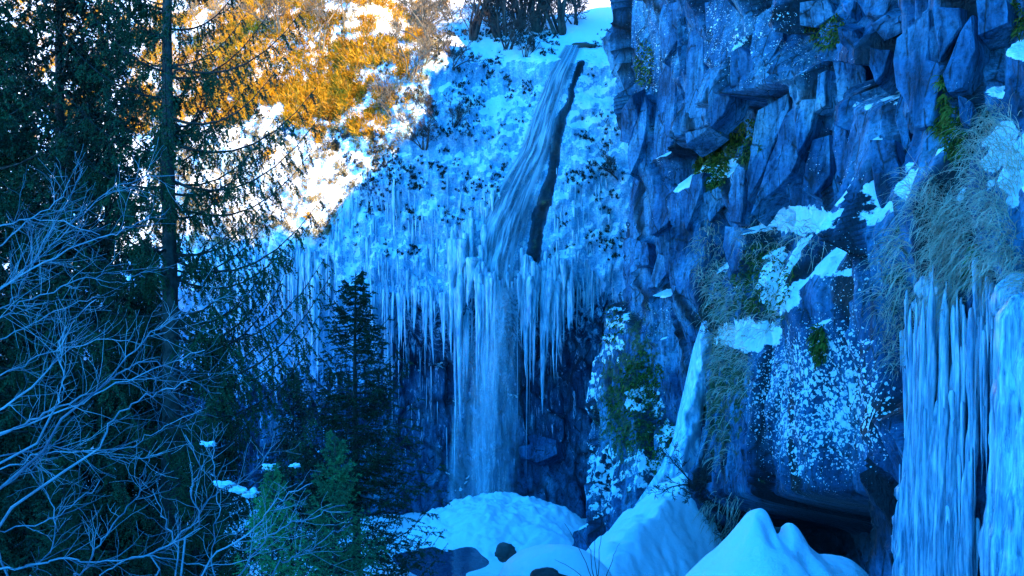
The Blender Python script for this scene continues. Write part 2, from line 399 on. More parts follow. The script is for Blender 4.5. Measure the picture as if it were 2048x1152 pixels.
# the crest (far above the frame) follows the outline of the shade it throws across the falls
BV_B = bvh_of(PB[::2, ::2]); cxx, cyy = PR[:, -1, 0], PR[:, -1, 1]; oy = np.argsort(cyy)
ey, ez = [], []
for ex_, epy in [(250, 505), (330, 505), (400, 500), (480, 495), (560, 492), (620, 492), (650, 485), (668, 450), (690, 405), (735, 360), (780, 320), (820, 275), (850, 235), (860, 185), (872, 140), (890, 105), (912, 70), (935, 35), (950, 8)]:
    d_ = Vector(((ex_ - 1024) / F, 1.0, (576 - epy) / F)).normalized(); loc = BV_B.ray_cast(Vector((0, 0, 0)), d_)[0]
    if loc is None: continue
    t_ = np.linspace(0, 140, 2800); gx_ = loc.x + SUN.x * t_ - np.interp(loc.y + SUN.y * t_, cyy[oy], cxx[oy]); k_ = int(np.argmax(gx_ > 0))
    ey.append(loc.y + SUN.y * t_[k_]); ez.append(loc.z + SUN.z * t_[k_])
ey, ez = np.array(ey), np.array(ez); oo = np.argsort(ey)
newc = np.interp(cyy, ey[oo], ez[oo]) + fbm(cyy * 1.1, cyy * 0, o=3, s=5) * 0.25
okc = (cyy >= ey.min()) & (cyy <= ey.max())
print('crest', [(round(float(p), 1), round(float(q_), 1)) for p, q_ in zip(ey, ez)])
topc = np.where(okc, newc, np.where(cyy > ey.max(), np.interp(cyy, [ey.max(), ey.max() + 1.5, 90], [ez[np.argmax(ey)], 38, 38]), np.interp(cyy, [ey.min() - 6, ey.min()], [40, ez[np.argmin(ey)]])))[:, None]
PR[..., 2] = np.where(vz[None, :] < 0.86, Z, vis + (topc - vis) * (vz[None, :] - 0.86) / 0.14); Z = PR[..., 2]
nR = grid_normals(PR)
if nR[NRU // 2, NRV // 2, 0] > 0: nR = -nR
pxr, pyr = pix(PR)
def blob(cx, cy, rx, ry): return np.exp(-(((pxr - cx) / rx) ** 2 + ((pyr - cy) / ry) ** 2) ** 2)
crk = 1 - np.minimum(g1, 0.4 + 0.6 * g2)
vis_m = (Y > 9)
lich = np.zeros_like(Z)
for cx, cy, rx, ry, a in [(1640, 800, 170, 190, .74), (1700, 560, 90, 110, .42), (1540, 90, 180, 110, .40), (1310, 120, 60, 150, .42), (1300, 640, 80, 60, .36), (1205, 880, 60, 110, .40), (1420, 60, 60, 130, .36), (1330, 330, 30, 160, .3), (1640, 320, 120, 90, .28)]:
    lich = np.maximum(lich, a * blob(cx, cy, rx, ry))
moss = crk * 0.30 * sm(-0.1, 0.4, fbm(U * .3, Z * .3, o=3, s=81))
for cx, cy, rx, ry, a in [(1460, 300, 90, 70, .55), (1420, 345, 40, 50, .8), (1530, 570, 90, 130, .62), (1445, 720, 70, 240, .62), (1790, 560, 40, 200, .5), (1880, 230, 40, 120, .5), (1260, 800, 95, 240, .58), (1640, 70, 40, 50, .4), (1280, 130, 30, 60, .3), (1640, 690, 30, 60, .5), (1860, 700, 70, 300, .4)]:
    moss = np.maximum(moss, a * blob(cx, cy, rx, ry))
def blur(a, k):
    ke = np.hanning(k + 2)[1:-1]; ke /= ke.sum()
    for ax in (0, 1): a = np.apply_along_axis(lambda r: np.convolve(np.pad(r, k // 2, mode='edge'), ke, 'valid'), ax, a)
    return a
nzs = blur(nR[..., 2], 9)
snow = sm(0.30, 0.62, nzs + 0.25 * fbm(U * .8, Z * .8, o=3, s=82)) * 0.95
for cx, cy, rx, ry, a in [(1600, 440, 90, 35, .8), (1560, 590, 50, 45, .75), (1500, 670, 80, 40, .8), (1235, 640, 40, 40, .5), (1180, 770, 30, 70, .5), (1270, 800, 30, 30, .6), (1500, 80, 70, 60, .42), (1290, 940, 60, 60, .55), (1200, 960, 60, 100, .52), (1300, 800, 40, 60, .5), (1220, 680, 50, 60, .5), (1330, 880, 40, 60, .5), (1240, 440, 20, 80, .5)]:
    snow = np.maximum(snow, a * blob(cx, cy, rx, ry))
snow = np.where(blob(1620, 1040, 170, 70) > 0.5, 0, snow); snow = snow * (1 - 0.75 * blob(1700, 110, 180, 130)) * (1 - blob(1770, 810, 70, 90)) * (1 - 0.6 * blob(1420, 150, 120, 160))
snow = np.maximum(snow, 0.44 * blob(1500, 90, 90, 50))
ice = 0.42 * np.exp(-((Y - 47.6) / 1.2) ** 2) * sm(1, -3, Z) + 0.22 * sm(22, 20, Y) * sm(14, 16, Y) * sm(2, -1, Z) + 0.3 * sm(56, 59, Y) * sm(16, 4, Z)
wet_shade = 0.85 * sm(0.3, 0.9, crk) + 0.85 * blob(1640, 1060, 190, 90)  # shade of the crevices and the low cave painted into the rock colour
lm_ = np.zeros_like(Z)
# crest strip: the mountain goes on behind the edge, falling away to the right
back = PR[:, -1:, :] + np.array([[[40.0, 0, -16.0]]])
PRx = np.concatenate([PR, back], 1)
ext = lambda a: np.concatenate([a, a[:, -1:]], 1)
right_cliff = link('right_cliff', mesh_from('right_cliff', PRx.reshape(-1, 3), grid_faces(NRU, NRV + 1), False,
     dict(snow=ext(snow), ice=ext(ice), wet_shade=ext(wet_shade), moss=ext(moss), lichen=ext(lich))), M_CLIFF, kind='structure')

# ------------------------------------------------------------------ finding places on the cliffs
BV_R = bvh_of(PR[::2, ::2])
def hit(px_, py_, which='any', dmin=0):
    d = Vector(((px_ - 1024) / F, 1.0, (576 - py_) / F)).normalized()
    best = None
    for k, b in (('b', BV_B), ('r', BV_R)):
        if which not in ('any', k): continue
        loc, nrm, _, dist = b.ray_cast(Vector((0, 0, 0)), d)
        if loc is not None and (best is None or dist < best[2]):
            if nrm.dot(d) > 0: nrm = -nrm
            best = (loc, nrm, dist)
    return best

# ------------------------------------------------------------------ single plates of rock standing out of the right cliff
def rock_plate(poly, which='r', proud=0.28, depth=1.0, turn=(0, 0), lich=0.0, parent=None, flat=0.55, seed=0):
    rg = np.random.default_rng(seed)
    c = np.mean(poly, axis=0); hs = [hit(*p, which) for p in [c] + [tuple(c + 0.6 * (np.array(p) - c)) for p in poly]]
    hs = [h for h in hs if h]
    if len(hs) < 3: return None
    d0 = float(np.median([h[0].y for h in hs])); 
    nrm = Vector((0, 0, 0))
    for h in hs: nrm += h[1]
    base = Vector((-0.75, -0.66, 0.0)); nrm = (nrm.normalized() * (1 - flat) + base * flat)
    nrm = (nrm + Vector((turn[0], 0, turn[1]))).normalized()
    ctr = at(c[0], c[1], d0) + nrm * proud
    pts = []
    for p in poly:
        r = Vector(((p[0] - 1024) / F, 1.0, (576 - p[1]) / F)); t = ctr.dot(nrm) / r.dot(nrm); t = min(max(t, d0 * 0.9), d0 * 1.1)
        pts.append(r * t)
    n = len(pts); V = []; Fs = []
    cen = sum(pts, Vector()) / n
    # split the outline once so that its edge is broken, then bevel ring, front fan, back ring
    out = []
    for i in range(n):
        a, b = pts[i], pts[(i + 1) % n]; out.append(a)
        k = (b - a).length
        m_ = (a + b) / 2 + (Vector(rg.normal(size=3)) * 0.028 * k); out.append(m_)
    n = len(out); bev = 0.018 + 0.015 * rg.random()
    front = [p + (cen - p).normalized() * bev * 1.4 + nrm * (bev + 0.02 * rg.normal()) for p in out]
    mid = [cen.lerp(p, 0.45) + nrm * (bev + 0.018 * rg.normal()) for p in out]
    V = [tuple(p - nrm * depth + (p - cen) * 0.15) for p in out] + [tuple(p) for p in out] + [tuple(p) for p in front] + [tuple(p) for p in mid] + [tuple(cen + nrm * bev)]
    Q = []; T = []
    for k in range(3):
        for i in range(n):
            j = (i + 1) % n; Q.append((k * n + i, k * n + j, (k + 1) * n + j, (k + 1) * n + i))
    for i in range(n): T.append((3 * n + i, 3 * n + (i + 1) % n, 4 * n))
    V = np.array(V)
    o = link('rock_plate', mesh_from('rock_plate', V, [np.array(Q), np.array(T)], False, dict(lichen=np.full(len(V), lich))), M_CLIFF, parent)
    return o
def p3(*xy): return [(1200 + x / 2, y / 2) for x, y in xy]
def p4(*xy): return [(1600 + x / 2, y / 2) for x, y in xy]
PL = [
 (p3((395, 70), (345, 200), (335, 480), (345, 575), (440, 510), (437, 300), (412, 260), (412, 80)), .45, (-.1, .1), .0),
 (p3((442, 282), (515, 270), (517, 400), (495, 458), (442, 508)), .40, (0, .2), 0),
 (p3((522, 212), (562, 185), (622, 235), (615, 310), (522, 352)), .30, (.2, -.2), 0),
 (p3((632, 442), (755, 372), (760, 430), (690, 590), (632, 728), (590, 800), (585, 700), (610, 560)), .5, (.15, -.05), 0),
 (p3((600, 560), (540, 680), (515, 780), (515, 885), (563, 890), (575, 820), (580, 700)), .35, (-.2, .1), 0),
 (p3((768, 440), (868, 398), (850, 500), (770, 690), (645, 800), (602, 860), (650, 722), (700, 585)), .30, (-.2, .15), 0),
 (p3((300, 190), (240, 300), (215, 540), (205, 700), (270, 640), (300, 470), (305, 300)), .4, (-.3, .1), 0),
 (p3((190, 430), (175, 560), (120, 700), (110, 600), (140, 520), (178, 380)), .45, (.1, 0), .1),
 (p3((205, 740), (330, 760), (330, 850), (250, 910), (212, 940), (200, 830)), .4, (0, .1), .2),
 (p3((372, 700), (415, 690), (410, 760), (345, 920), (335, 880), (355, 760)), .3, (0, 0), 0),
 (p3((448, 760), (520, 730), (512, 800), (440, 890), (430, 860)), .3, (.2, -.1), 0),
 (p3((500, 905), (570, 912), (575, 1000), (560, 1080), (525, 1090), (492, 980)), .3, (-.1, .1), 0),
 (p3((130, 0), (235, 0), (215, 120), (160, 200), (125, 190)), .4, (-.2, .1), .40),
 (p3((250, 20), (330, 0), (340, 90), (300, 180), (250, 250), (235, 120)), .5, (-.1, .1), .25),
 (p3((85, 440), (130, 380), (150, 470), (120, 575), (80, 565)), .5, (.2, -.2), .1),
 (p3((420, 10), (510, 0), (600, 90), (560, 180), (470, 265), (415, 250), (425, 120)), .75, (-.1, .25), .42),
 (p3((610, 80), (700, 20), (735, 60), (730, 150), (670, 260), (620, 290), (600, 200)), .65, (0, .2), .40),
 (p3((120, 950), (190, 970), (195, 1060), (140, 1060)), .3, (0, .2), .1),
 (p3((230, 1020), (330, 900), (320, 1040), (230, 1150), (190, 1150)), .3, (-.1, .1), .1),
 (p4((390, 150), (520, 40), (512, 240), (575, 262), (558, 330), (525, 500), (462, 515), (430, 420), (385, 350)), .5, (-.1, .1), 0),
 (p4((130, 240), (210, 200), (265, 280), (260, 440), (190, 500), (150, 400)), .45, (.1, -.1), 0),
 (p4((280, 560), (380, 560), (410, 720), (400, 790), (322, 830), (300, 760), (285, 640)), .35, (-.1, .15), .1),
 (p4((0, 400), (65, 395), (40, 520), (-10, 620), (-20, 500)), .35, (-.1, .2), 0),
 (p4((72, 300), (110, 280), (102, 420), (60, 450)), .4, (-.3, .1), 0),
 (p4((540, 25), (640, 32), (648, 110), (560, 240), (545, 150)), .4, (.1, -.1), 0),
 (p4((640, 130), (692, 60), (700, 200), (650, 350), (592, 370), (572, 300)), .45, (-.2, .1), .2),
 (p4((704, 0), (825, 0), (830, 88), (712, 140)), .7, (-.1, .2), 0),
 (p4((0, 10), (110, 0), (140, 60), (60, 110), (0, 100)), .8, (0, -.3), 0),
 (p4((160, 0), (215, 0), (205, 70), (175, 40)), .8, (-.3, .2), 0),
 (p4((222, 0), (372, 0), (335, 58), (262, 62)), .8, (-.1, .3), 0),
 (p4((340, 60), (440, 62), (428, 115), (340, 165), (282, 100)), .7, (.2, -.5), 0),
 (p4((150, 110), (215, 120), (250, 180), (190, 195), (160, 170)), .6, (.3, -.4), 0),
 (p4((280, 190), (360, 200), (330, 300), (300, 330), (275, 260)), .4, (.1, 0), 0),
 (p4((140, 500), (190, 520), (215, 640), (200, 760), (150, 700), (130, 590)), .3, (-.1, .1), .25),
 (p4((50, 560), (120, 540), (120, 700), (60, 780), (10, 760)), .3, (0, .1), .25),
 (p4((410, 350), (440, 480), (450, 590), (410, 600), (380, 480)), .3, (.1, .1), 0),
 (p4((630, 380), (690, 410), (680, 500), (640, 480)), .4, (.1, .2), 0),
]
for i, (poly, pr, tn, li) in enumerate(PL):
    rock_plate(poly, 'r', pr, 1.2, tn, li, right_cliff, 0.62, 100 + i)
rock_plate([(1032, 880), (1070, 868), (1112, 880), (1115, 908), (1075, 925), (1040, 915)], 'b', 0.7, 1.5, (-.1, .2), 0.0, bpy.data.objects['back_cliff'], 0.2, 300)

# ------------------------------------------------------------------ icicles
def icicle_mesh(seed, sides=7, rings=11):
    rg = np.random.default_rng(seed); t = np.concatenate([[0, .012, .045], np.linspace(.12, 1, rings - 3)]); a = np.arange(sides) / sides * 2 * math.pi
    r = (1 - t) ** rg.uniform(0.55, 0.95) * (1 + 0.14 * np.sin(t * rg.uniform(25, 40) + rg.random() * 6)) + 0.012
    r[0] *= 0.12; r[1] *= 0.7
    rr = r[:, None] * (1 + 0.22 * np.sin(a * 2 + rg.random() * 6) + 0.12 * np.sin(a * 3 + t[:, None] * 3))
    wx = np.cumsum(rg.normal(size=rings)) * 0.12; wy = np.cumsum(rg.normal(size=rings)) * 0.12
    V = np.stack([rr * np.cos(a) + wx[:, None], rr * np.sin(a) + wy[:, None], np.broadcast_to(-t[:, None], rr.shape)], -1)
    f = grid_faces(rings, sides)
    i = np.arange(rings - 1)
    f2 = np.stack([i * sides + sides - 1, (i + 1) * sides + sides - 1, (i + 1) * sides, i * sides], -1)
    me = mesh_from('icicle', V.reshape(-1, 3), np.concatenate([f, f2])); me.materials.append(M_ICE); return me
ICM = [icicle_mesh(500 + i) for i in range(8)]

def curtain(label, tops, which, spacing, lens, rad, n_min=3, out=0.25, seed=0, name='ice_curtain', jit=6, group=None, lean=0.0):
    """tops: polyline (px, py) of roots; lens: polyline (px, py_end); rad in metres"""
    rg = np.random.default_rng(seed)
    tp = np.array(tops, float); ln = np.array(lens, float)
    h0 = hit(float(tp[:, 0].mean()), float(tp[:, 1].mean()), which)
    root = thing(name, label, 'ice curtain', h0[0], group)
    x = tp[0, 0]; k = 0
    while x < tp[-1, 0]:
        y0 = np.interp(x, tp[:, 0], tp[:, 1]) + rg.normal() * jit; y1 = np.interp(x, ln[:, 0], ln[:, 1])
        h = hit(float(x), float(y0), which)
        if h:
            p = h[0] + Vector((h[1].x, h[1].y, 0)).normalized() * (out * rg.uniform(0.3, 1.2)) if abs(h[1].z) < 0.99 else h[0]
            full = max((y1 - y0) / F * p.y, 0.15)
            L = full * (rg.uniform(0.25, 0.85) if rg.random() < 0.75 else rg.uniform(0.8, 1.15)) * (0.75 + 0.35 * math.sin(x * 0.16 + seed))
            r = rg.uniform(*rad) * (0.6 + 0.5 * L / full) * (rg.uniform(1.5, 2.3) if rg.random() < 0.12 else 1.0)
            o = link('icicle', ICM[rg.integers(len(ICM))], None, root, p - h0[0] + Vector((0, 0, 0.3 * r + 0.1)))
            o.scale = (r, r, L); o.rotation_euler = (rg.normal() * 0.012, rg.normal() * 0.012 + lean, rg.random() * 6.3); k += 1
        x += (rg.exponential(spacing) * 0.6 + spacing * 0.4) * (1.0 + 1.3 * (math.sin(x * 0.21 + seed) * math.sin(x * 0.083 + seed * 2) > 0.25))
    return root

curtain('broad blue ice curtain hanging behind the branches of the tall spruce', [(415, 520), (480, 520), (560, 510), (640, 525), (665, 530)], 'b', 1.3, [(415, 700), (450, 720), (520, 760), (570, 800), (610, 790), (665, 730)], (.07, .17), seed=1, jit=14)
curtain('narrow ice curtain at the shadow edge left of the young fir', [(655, 470), (690, 440), (720, 420), (760, 470)], 'b', 2.6, [(655, 600), (690, 600), (720, 590), (760, 620)], (.05, .12), seed=2, jit=25)
curtain('ragged ice curtain on the overhang between young fir and waterfall', [(740, 560), (800, 580), (850, 575), (910, 585)], 'b', 2.3, [(740, 740), (780, 800), (830, 730), (880, 770), (910, 730)], (.05, .13), seed=3, jit=16)
curtain('white ice beard hanging down the left edge of the waterfall', [(915, 500), (935, 470), (955, 520), (980, 560)], 'b', 0.8, [(915, 760), (930, 830), (945, 820), (965, 790), (980, 720)], (.12, .28), seed=4, jit=30, out=1.1)
curtain('white ice beard hanging right of the waterfall under the dark gap', [(1042, 545), (1060, 540), (1090, 550), (1128, 560)], 'b', 0.8, [(1042, 700), (1060, 830), (1085, 800), (1110, 770), (1128, 700)], (.10, .25), seed=5, jit=22, out=0.9)
curtain('short fringe of icicles right under the lip of the water stream', [(985, 560), (1042, 556)], 'b', 3.0, [(985, 650), (1015, 660), (1042, 640)], (.05, .12), seed=6, jit=10, out=0.5)
curtain('thin icicles fringing the dark wall beside the right cliff', [(1128, 575), (1160, 570), (1205, 575)], 'b', 2.6, [(1128, 680), (1160, 690), (1205, 650)], (.04, .1), seed=7, jit=18)
curtain('long thin ice strands on the dark wall behind the young fir', [(775, 690), (800, 700), (830, 720), (870, 720)], 'b', 6.5, [(775, 960), (800, 970), (830, 900), (870, 850)], (.025, .06), seed=8, jit=50, out=0.5)
curtain('thin ice strands low on the dark wall left of the falling water', [(880, 830), (905, 800)], 'b', 6, [(880, 960), (905, 930)], (.03, .05), seed=9, jit=30, out=0.4)
curtain('thin icicles low on the dark wall right of the falling water', [(1040, 700), (1075, 760), (1120, 700)], 'b', 9, [(1040, 920), (1075, 880), (1120, 860)], (.025, .05), seed=10, jit=60, out=0.4)
curtain('sunlit cream ice columns behind the top of the tall spruce', [(395, 330), (440, 310), (500, 330), (560, 350)], 'b', 3.2, [(395, 470), (440, 470), (500, 480), (560, 450)], (.06, .16), seed=11, jit=25)
curtain('small icicles on the frozen slope right of the dark gap', [(1100, 500), (1140, 505), (1190, 500), (1225, 520)], 'b', 4.2, [(1100, 555), (1140, 560), (1190, 560), (1225, 575)], (.03, .08), seed=12, jit=28, out=0.12)
curtain('faint ice columns on the shaded slope left of the waterfall', [(735, 500), (800, 500), (860, 510), (905, 500)], 'b', 3.4, [(735, 575), (800, 580), (860, 575), (905, 570)], (.03, .09), seed=13, jit=30, out=0.12)

for k_, (ya, yb, lab) in enumerate([(400, 470, 'uppermost row of small frozen drips on the shaded slope left of the fall'), (440, 520, 'second row of small frozen drips on the shaded slope left of the fall'), (545, 650, 'lowest row of thin frozen drips on the shaded slope left of the fall')]):
    curtain(lab, [(700, ya), (780, ya - 20), (850, ya + 20), (925, ya)], 'b', 3.0, [(700, yb), (780, yb), (850, yb + 15), (925, yb)], (.025, .07), seed=20 + k_, jit=24, out=0.12)
for k_, (ya, yb, lab) in enumerate([(380, 440, 'upper frozen drips on the ice slope between dark gap and right cliff'), (440, 510, 'middle frozen drips on the ice slope between dark gap and right cliff'), (540, 650, 'lower hanging drips between dark gap and right cliff')]):
    curtain(lab, [(1110, ya), (1160, ya - 20), (1225, ya)], 'b', 3.0, [(1110, yb), (1160, yb), (1225, yb)], (.025, .07), seed=30 + k_, jit=24, out=0.12)
curtain('ridge of white ice along the left margin of the sliding stream', [(925, 480), (950, 440), (975, 400), (1000, 370)], 'b', 1.5, [(925, 620), (950, 560), (975, 500), (1000, 440)], (.07, .16), seed=40, jit=14, out=0.3)

# ------------------------------------------------------------------ the waterfall
def m_stream():
    m, nt, p = mat('stream_water'); n = N(nt)
    cb = n.node('ShaderNodeCombineXYZ'); n.put(cb.inputs[0], n.attr('across')); n.put(cb.inputs[1], n.attr('along'))
    mp = n.node('ShaderNodeMapping'); n.put(mp.inputs[0], cb.outputs[0]); mp.inputs['Scale'].default_value = (9, 1.3, 1)
    f = n.noise(mp.outputs[0], 1.6, 5, 0.62, 0.3); e = n.attr('edge')
    nt.links.new(n.ramp(f, (0.34, (0.03, 0.05, 0.06)), (0.5, (0.15, 0.23, 0.28)), (0.6, (0.32, 0.44, 0.50)), (0.72, (0.70, 0.82, 0.88))), p.inputs['Base Color'])
    p.inputs['Roughness'].default_value = 0.25; p.inputs['Specular IOR Level'].default_value = 0.5
    rt = n.ramp(n.math('ADD', n.attr('across'), n.math('MULTIPLY', n.math('SUBTRACT', f, 0.5), 0.8)), (0.60, 1.0), (0.78, 0.08))
    nt.links.new(n.math('MULTIPLY', n.math('MULTIPLY', e, rt), n.ramp(f, (0.34, 0.45), (0.52, 1.0))), p.inputs['Alpha'])
    nt.links.new(n.bump(f, 0.7, 0.12), p.inputs['Normal']); return m
def m_veil():
    m, nt, p = mat('falling_water'); n = N(nt); v = n.pos((1, 1, 0.05))
    f = n.noise(v, 4.0, 5, 0.7); e = n.attr('edge'); g = n.noise(n.pos((1, 1, .5)), 25, 2, 0.6)
    p.inputs['Base Color'].default_value = (0.72, 0.85, 0.92, 1); p.inputs['Roughness'].default_value = 0.4
    a = n.math('MULTIPLY', e, n.ramp(f, (0.34, 0.05), (0.72, 0.52)))
    nt.links.new(n.math('MULTIPLY', a, n.ramp(g, (0.3, 0.5), (0.65, 1.1))), p.inputs['Alpha']); return m
fall = thing('waterfall', 'half frozen waterfall sliding over the cliff and dropping as a thin veil', 'waterfall', tuple(at(975, 1000, 66)))
def strip(name, rows, mat_, nu=28, nv=90, lift=0.3, depth=None, fade=0.14, seed=0, wav=0.05):
    rows = np.array(rows, float); ys = np.linspace(rows[0, 0], rows[-1, 0], nv)
    P = np.zeros((nu, nv, 3)); E = np.zeros((nu, nv))
    L = np.interp(ys, rows[:, 0], rows[:, 1]); R_ = np.interp(ys, rows[:, 0], rows[:, 2])
    DD = np.zeros((nu, nv))
    for i in range(nu):
        u = i / (nu - 1)
        for j in range(nv):
            x = L[j] + (R_[j] - L[j]) * u
            if depth is None:
                h = hit(x, ys[j], 'b'); DD[i, j] = h[0].y if h else np.nan
            else: DD[i, j] = np.interp(ys[j], depth[0], depth[1])
    if depth is None:
        dd = np.nan_to_num(DD, nan=np.nanmean(DD)); ke = np.hanning(11)[1:-1]; ke /= ke.sum()
        dd = np.apply_along_axis(lambda r: np.convolve(np.pad(r, 4, mode='edge'), ke, 'valid'), 1, dd)
        DD = dd - lift
    u = np.linspace(0, 1, nu)[:, None]; X = L + (R_ - L) * u
    DD = DD - 0.35 * np.sin(u * math.pi) * (0.5 if depth is None else 1.0) + fbm(X * 0.05, ys[None, :] * 0.01, o=3, s=seed) * wav * 3
    P[..., 0] = (X - 1024) / F * DD; P[..., 1] = DD; P[..., 2] = (576 - ys[None, :]) / F * DD
    E = sm(0, fade, u) * sm(1, 1 - fade, u) * np.ones((1, nv))
    return P, E
P, E = strip('s', [(90, 1128, 1172), (150, 1092, 1156), (220, 1064, 1142), (300, 1036, 1126), (380, 988, 1110), (450, 956, 1092), (520, 942, 1074), (575, 945, 1062)], None, lift=0.22, seed=31)
link('water_stream', mesh_from('water_stream', P.reshape(-1, 3), grid_faces(*P.shape[:2]), True, dict(edge=E, across=np.linspace(0, 1, 28)[:, None] * np.ones((1, 90)), along=np.ones((28, 1)) * np.linspace(0, 1, 90)[None, :] * 3)), m_stream(), fall, -fall.location)
lipd = float(P[14, -2, 1]); MV = m_veil()
for k, (rows, sd, dd) in enumerate([([(545, 960, 1056), (700, 930, 1052), (850, 905, 1050), (1000, 890, 1048)], 41, 0.0), ([(560, 968, 1030), (700, 955, 1015), (850, 940, 1005), (1005, 935, 1000)], 42, -0.5),
                                    ([(640, 925, 960), (800, 905, 935), (1000, 890, 922)], 43, -0.3), ([(600, 975, 1010), (1005, 945, 985)], 44, 0.4)]):
    P, E = strip('v', rows, None, nu=24, nv=60, depth=([545, 1005], [lipd + dd - 0.2, lipd + dd - 0.9]), fade=0.3, seed=sd, wav=0.12)
    E = E * sm(0, 0.12, np.linspace(0, 1, 60))[None, :]
    link('falling_water', mesh_from('falling_water', P.reshape(-1, 3), grid_faces(*P.shape[:2]), True, dict(edge=E)), MV, fall, -fall.location)

# ------------------------------------------------------------------ snow and ice lying on the valley floor
def heap(name, label, cat, cx, cy, rx, ry, zf, mat_, n=110, bump=0.12, freq=0.8, seed=0, parts=None):
    """a heap as a height field over an ellipse in plan; zf(x, y) gives the top, edges sink into the ground"""
    a = np.linspace(0, 2 * math.pi, n, endpoint=False)[:, None]; r = np.linspace(0, 1, n // 2)[None, :]
    X = cx + rx * r * np.cos(a); Yy = cy + ry * r * np.sin(a)
    Zt = zf(X, Yy) + fbm(X * freq, Yy * freq, o=4, s=seed) * bump
    zg = ground_z(X, Yy) - 0.5
    k = sm(1.0, 0.62, r) * np.ones_like(X)
    Zz = Zt * k + np.minimum(zg, Zt) * (1 - k)
    V = np.stack([X, Yy, Zz], -1).reshape(-1, 3)
    f = grid_faces(n, n // 2, closed=True)
    o = link(name, mesh_from(name, V, f[:, ::-1]), mat_); tag(o, label, cat); return o

def zpx(py_, d): return (576 - py_) / F * d
M_FIRN = m_ice('lumpy_ice', 0.0)
# dome of ice that the spray builds under the fall
def z_dome(X, Yy):
    r = np.hypot((X + 0.6) / 5.6, (Yy - 64) / 5.5)
    return -12.35 - 2.0 * r ** 2.2 + fbm(X * .6, Yy * .6, o=4, s=91) * 0.55 + 0.35 * np.abs(fbm(X * 1.6, Yy * 1.6, o=3, s=92))
heap('ice_mound', 'lumpy pale blue ice dome under the falling water', 'ice mound', -0.8, 63, 7.5, 8, z_dome, M_SNOW, n=170, bump=0.1, freq=2.5, seed=93)
# snow cone below the frozen runnel
ax, ay = 7.4, 46.5
def z_cone(X, Yy):
    d = np.hypot(X - ax, (Yy - ay)); side = (X - ax) * 0.78 - (Yy - ay) * 0.62; down = -(X - ax) * 0.62 - (Yy - ay) * 0.78
    side = np.where(side > 0, side * 2.8, side * 1.45)
    return -7.7 - 0.44 * np.maximum(down, 0) - 0.62 * (np.sqrt(side ** 2 + 0.8) - 0.9) - 0.9 * np.maximum(-down, 0) + fbm(X * .5, Yy * .5, o=3, s=99) * 0.35
heap('snow_cone', 'smooth snow cone spilling from the gully below the frozen runnel', 'snow bank', ax - 1.2, ay - 2.5, 9, 9, z_cone, M_SNOW, n=200, bump=0.9, freq=0.55, seed=94)
# wind-shaped mound in front, lower right
_cx = np.arange(1250, 1850, 2.0)
def _sm(ys_, sg):
    k_ = np.exp(-0.5 * (np.arange(-60, 61) * 2.0 / sg) ** 2); k_ /= k_.sum(); return np.convolve(np.pad(ys_, 60, mode='edge'), k_, 'valid')
_cr = np.interp(_cx, [1250, 1330, 1372, 1430, 1470, 1500, 1525, 1540, 1549, 1562, 1572, 1582, 1600, 1616, 1640, 1670, 1700, 1720, 1740, 1790, 1850], [1265, 1200, 1155, 1096, 1052, 1022, 1015, 1026, 1064, 1074, 1046, 1044, 1058, 1088, 1108, 1112, 1118, 1132, 1152, 1190, 1230])
_c1 = _sm(_cr, 5); _c2 = _sm(_cr, 45)
def z_front(X, Yy):
    pxx = 1024 + X / 23.0 * F; yc = 23.0
    w_ = sm(0.0, 1.5, np.abs(yc - Yy))
    top = zpx(np.interp(pxx, _cx, _c1), 23.0) * (1 - w_) + (zpx(np.interp(pxx, _cx, _c2), 23.0)) * w_
    a_ = np.abs(Yy - yc); fall_ = np.where(Yy < yc, 0.26 * a_ ** 1.6, 0.6 * a_ ** 1.6)
    scoop = 0.34 * np.exp(-((pxx - 1590) / 20) ** 2 - ((Yy - 22.0) / 0.4) ** 2) + 0.25 * np.exp(-((pxx - 1528) / 14) ** 2 - ((Yy - 22.3) / 0.35) ** 2)
    return top - fall_ - scoop
heap('snow_mound', 'smooth wind carved snow mound with curled peak and dark hollow', 'snow mound', 5.6, 22.6, 3.4, 4.4, z_front, M_SNOW, n=220, bump=0.13, freq=1.1, seed=95)
def z_cap(X, Yy):
    r = np.hypot((X - 1.6) / 2.5, (Yy - 38) / 2.2); return -8.75 - 1.7 * r ** 2.4 - 0.1 * X
cap_b = heap('snowy_boulder', 'round boulder with a thick snow cap and dark mossy rim near the pool', 'boulder', 1.55, 38, 2.9, 2.6, z_cap, M_SNOW, n=110, bump=0.1, freq=0.9, seed=96)
heap('snow_hump', 'low snow hump at the bottom edge left of the pool', 'snow mound', -4.6, 43, 1.9, 1.9, lambda X, Yy: -10.9 - 0.5 * np.hypot(X + 4.6, Yy - 43) ** 1.7, M_SNOW, n=80, bump=0.15, freq=0.9, seed=97)

# plunge pool
def m_water():
    m, nt, p = mat('pool_water'); n = N(nt)
    p.inputs['Base Color'].default_value = (0.02, 0.05, 0.09, 1); p.inputs['Roughness'].default_value = 0.08
    nt.links.new(n.bump(n.noise(n.pos(), 1.3, 2), 0.25, 0.1), p.inputs['Normal']); return m
a = np.linspace(0, 2 * math.pi, 60, endpoint=False); rr = 1 + 0.2 * np.sin(a * 3) + 0.1 * np.sin(a * 7 + 1)
V = np.stack([-3.4 + 2.0 * rr * np.cos(a), 51.5 + 4.2 * rr * np.sin(a), np.full(60, -13.05)], -1); V = np.concatenate([V, [[-3.0, 51.5, -13.05]]])
link('pool_water', mesh_from('pool_water', V, np.stack([np.arange(60), (np.arange(60) + 1) % 60, np.full(60, 60)], -1)), m_water(), kind='structure')

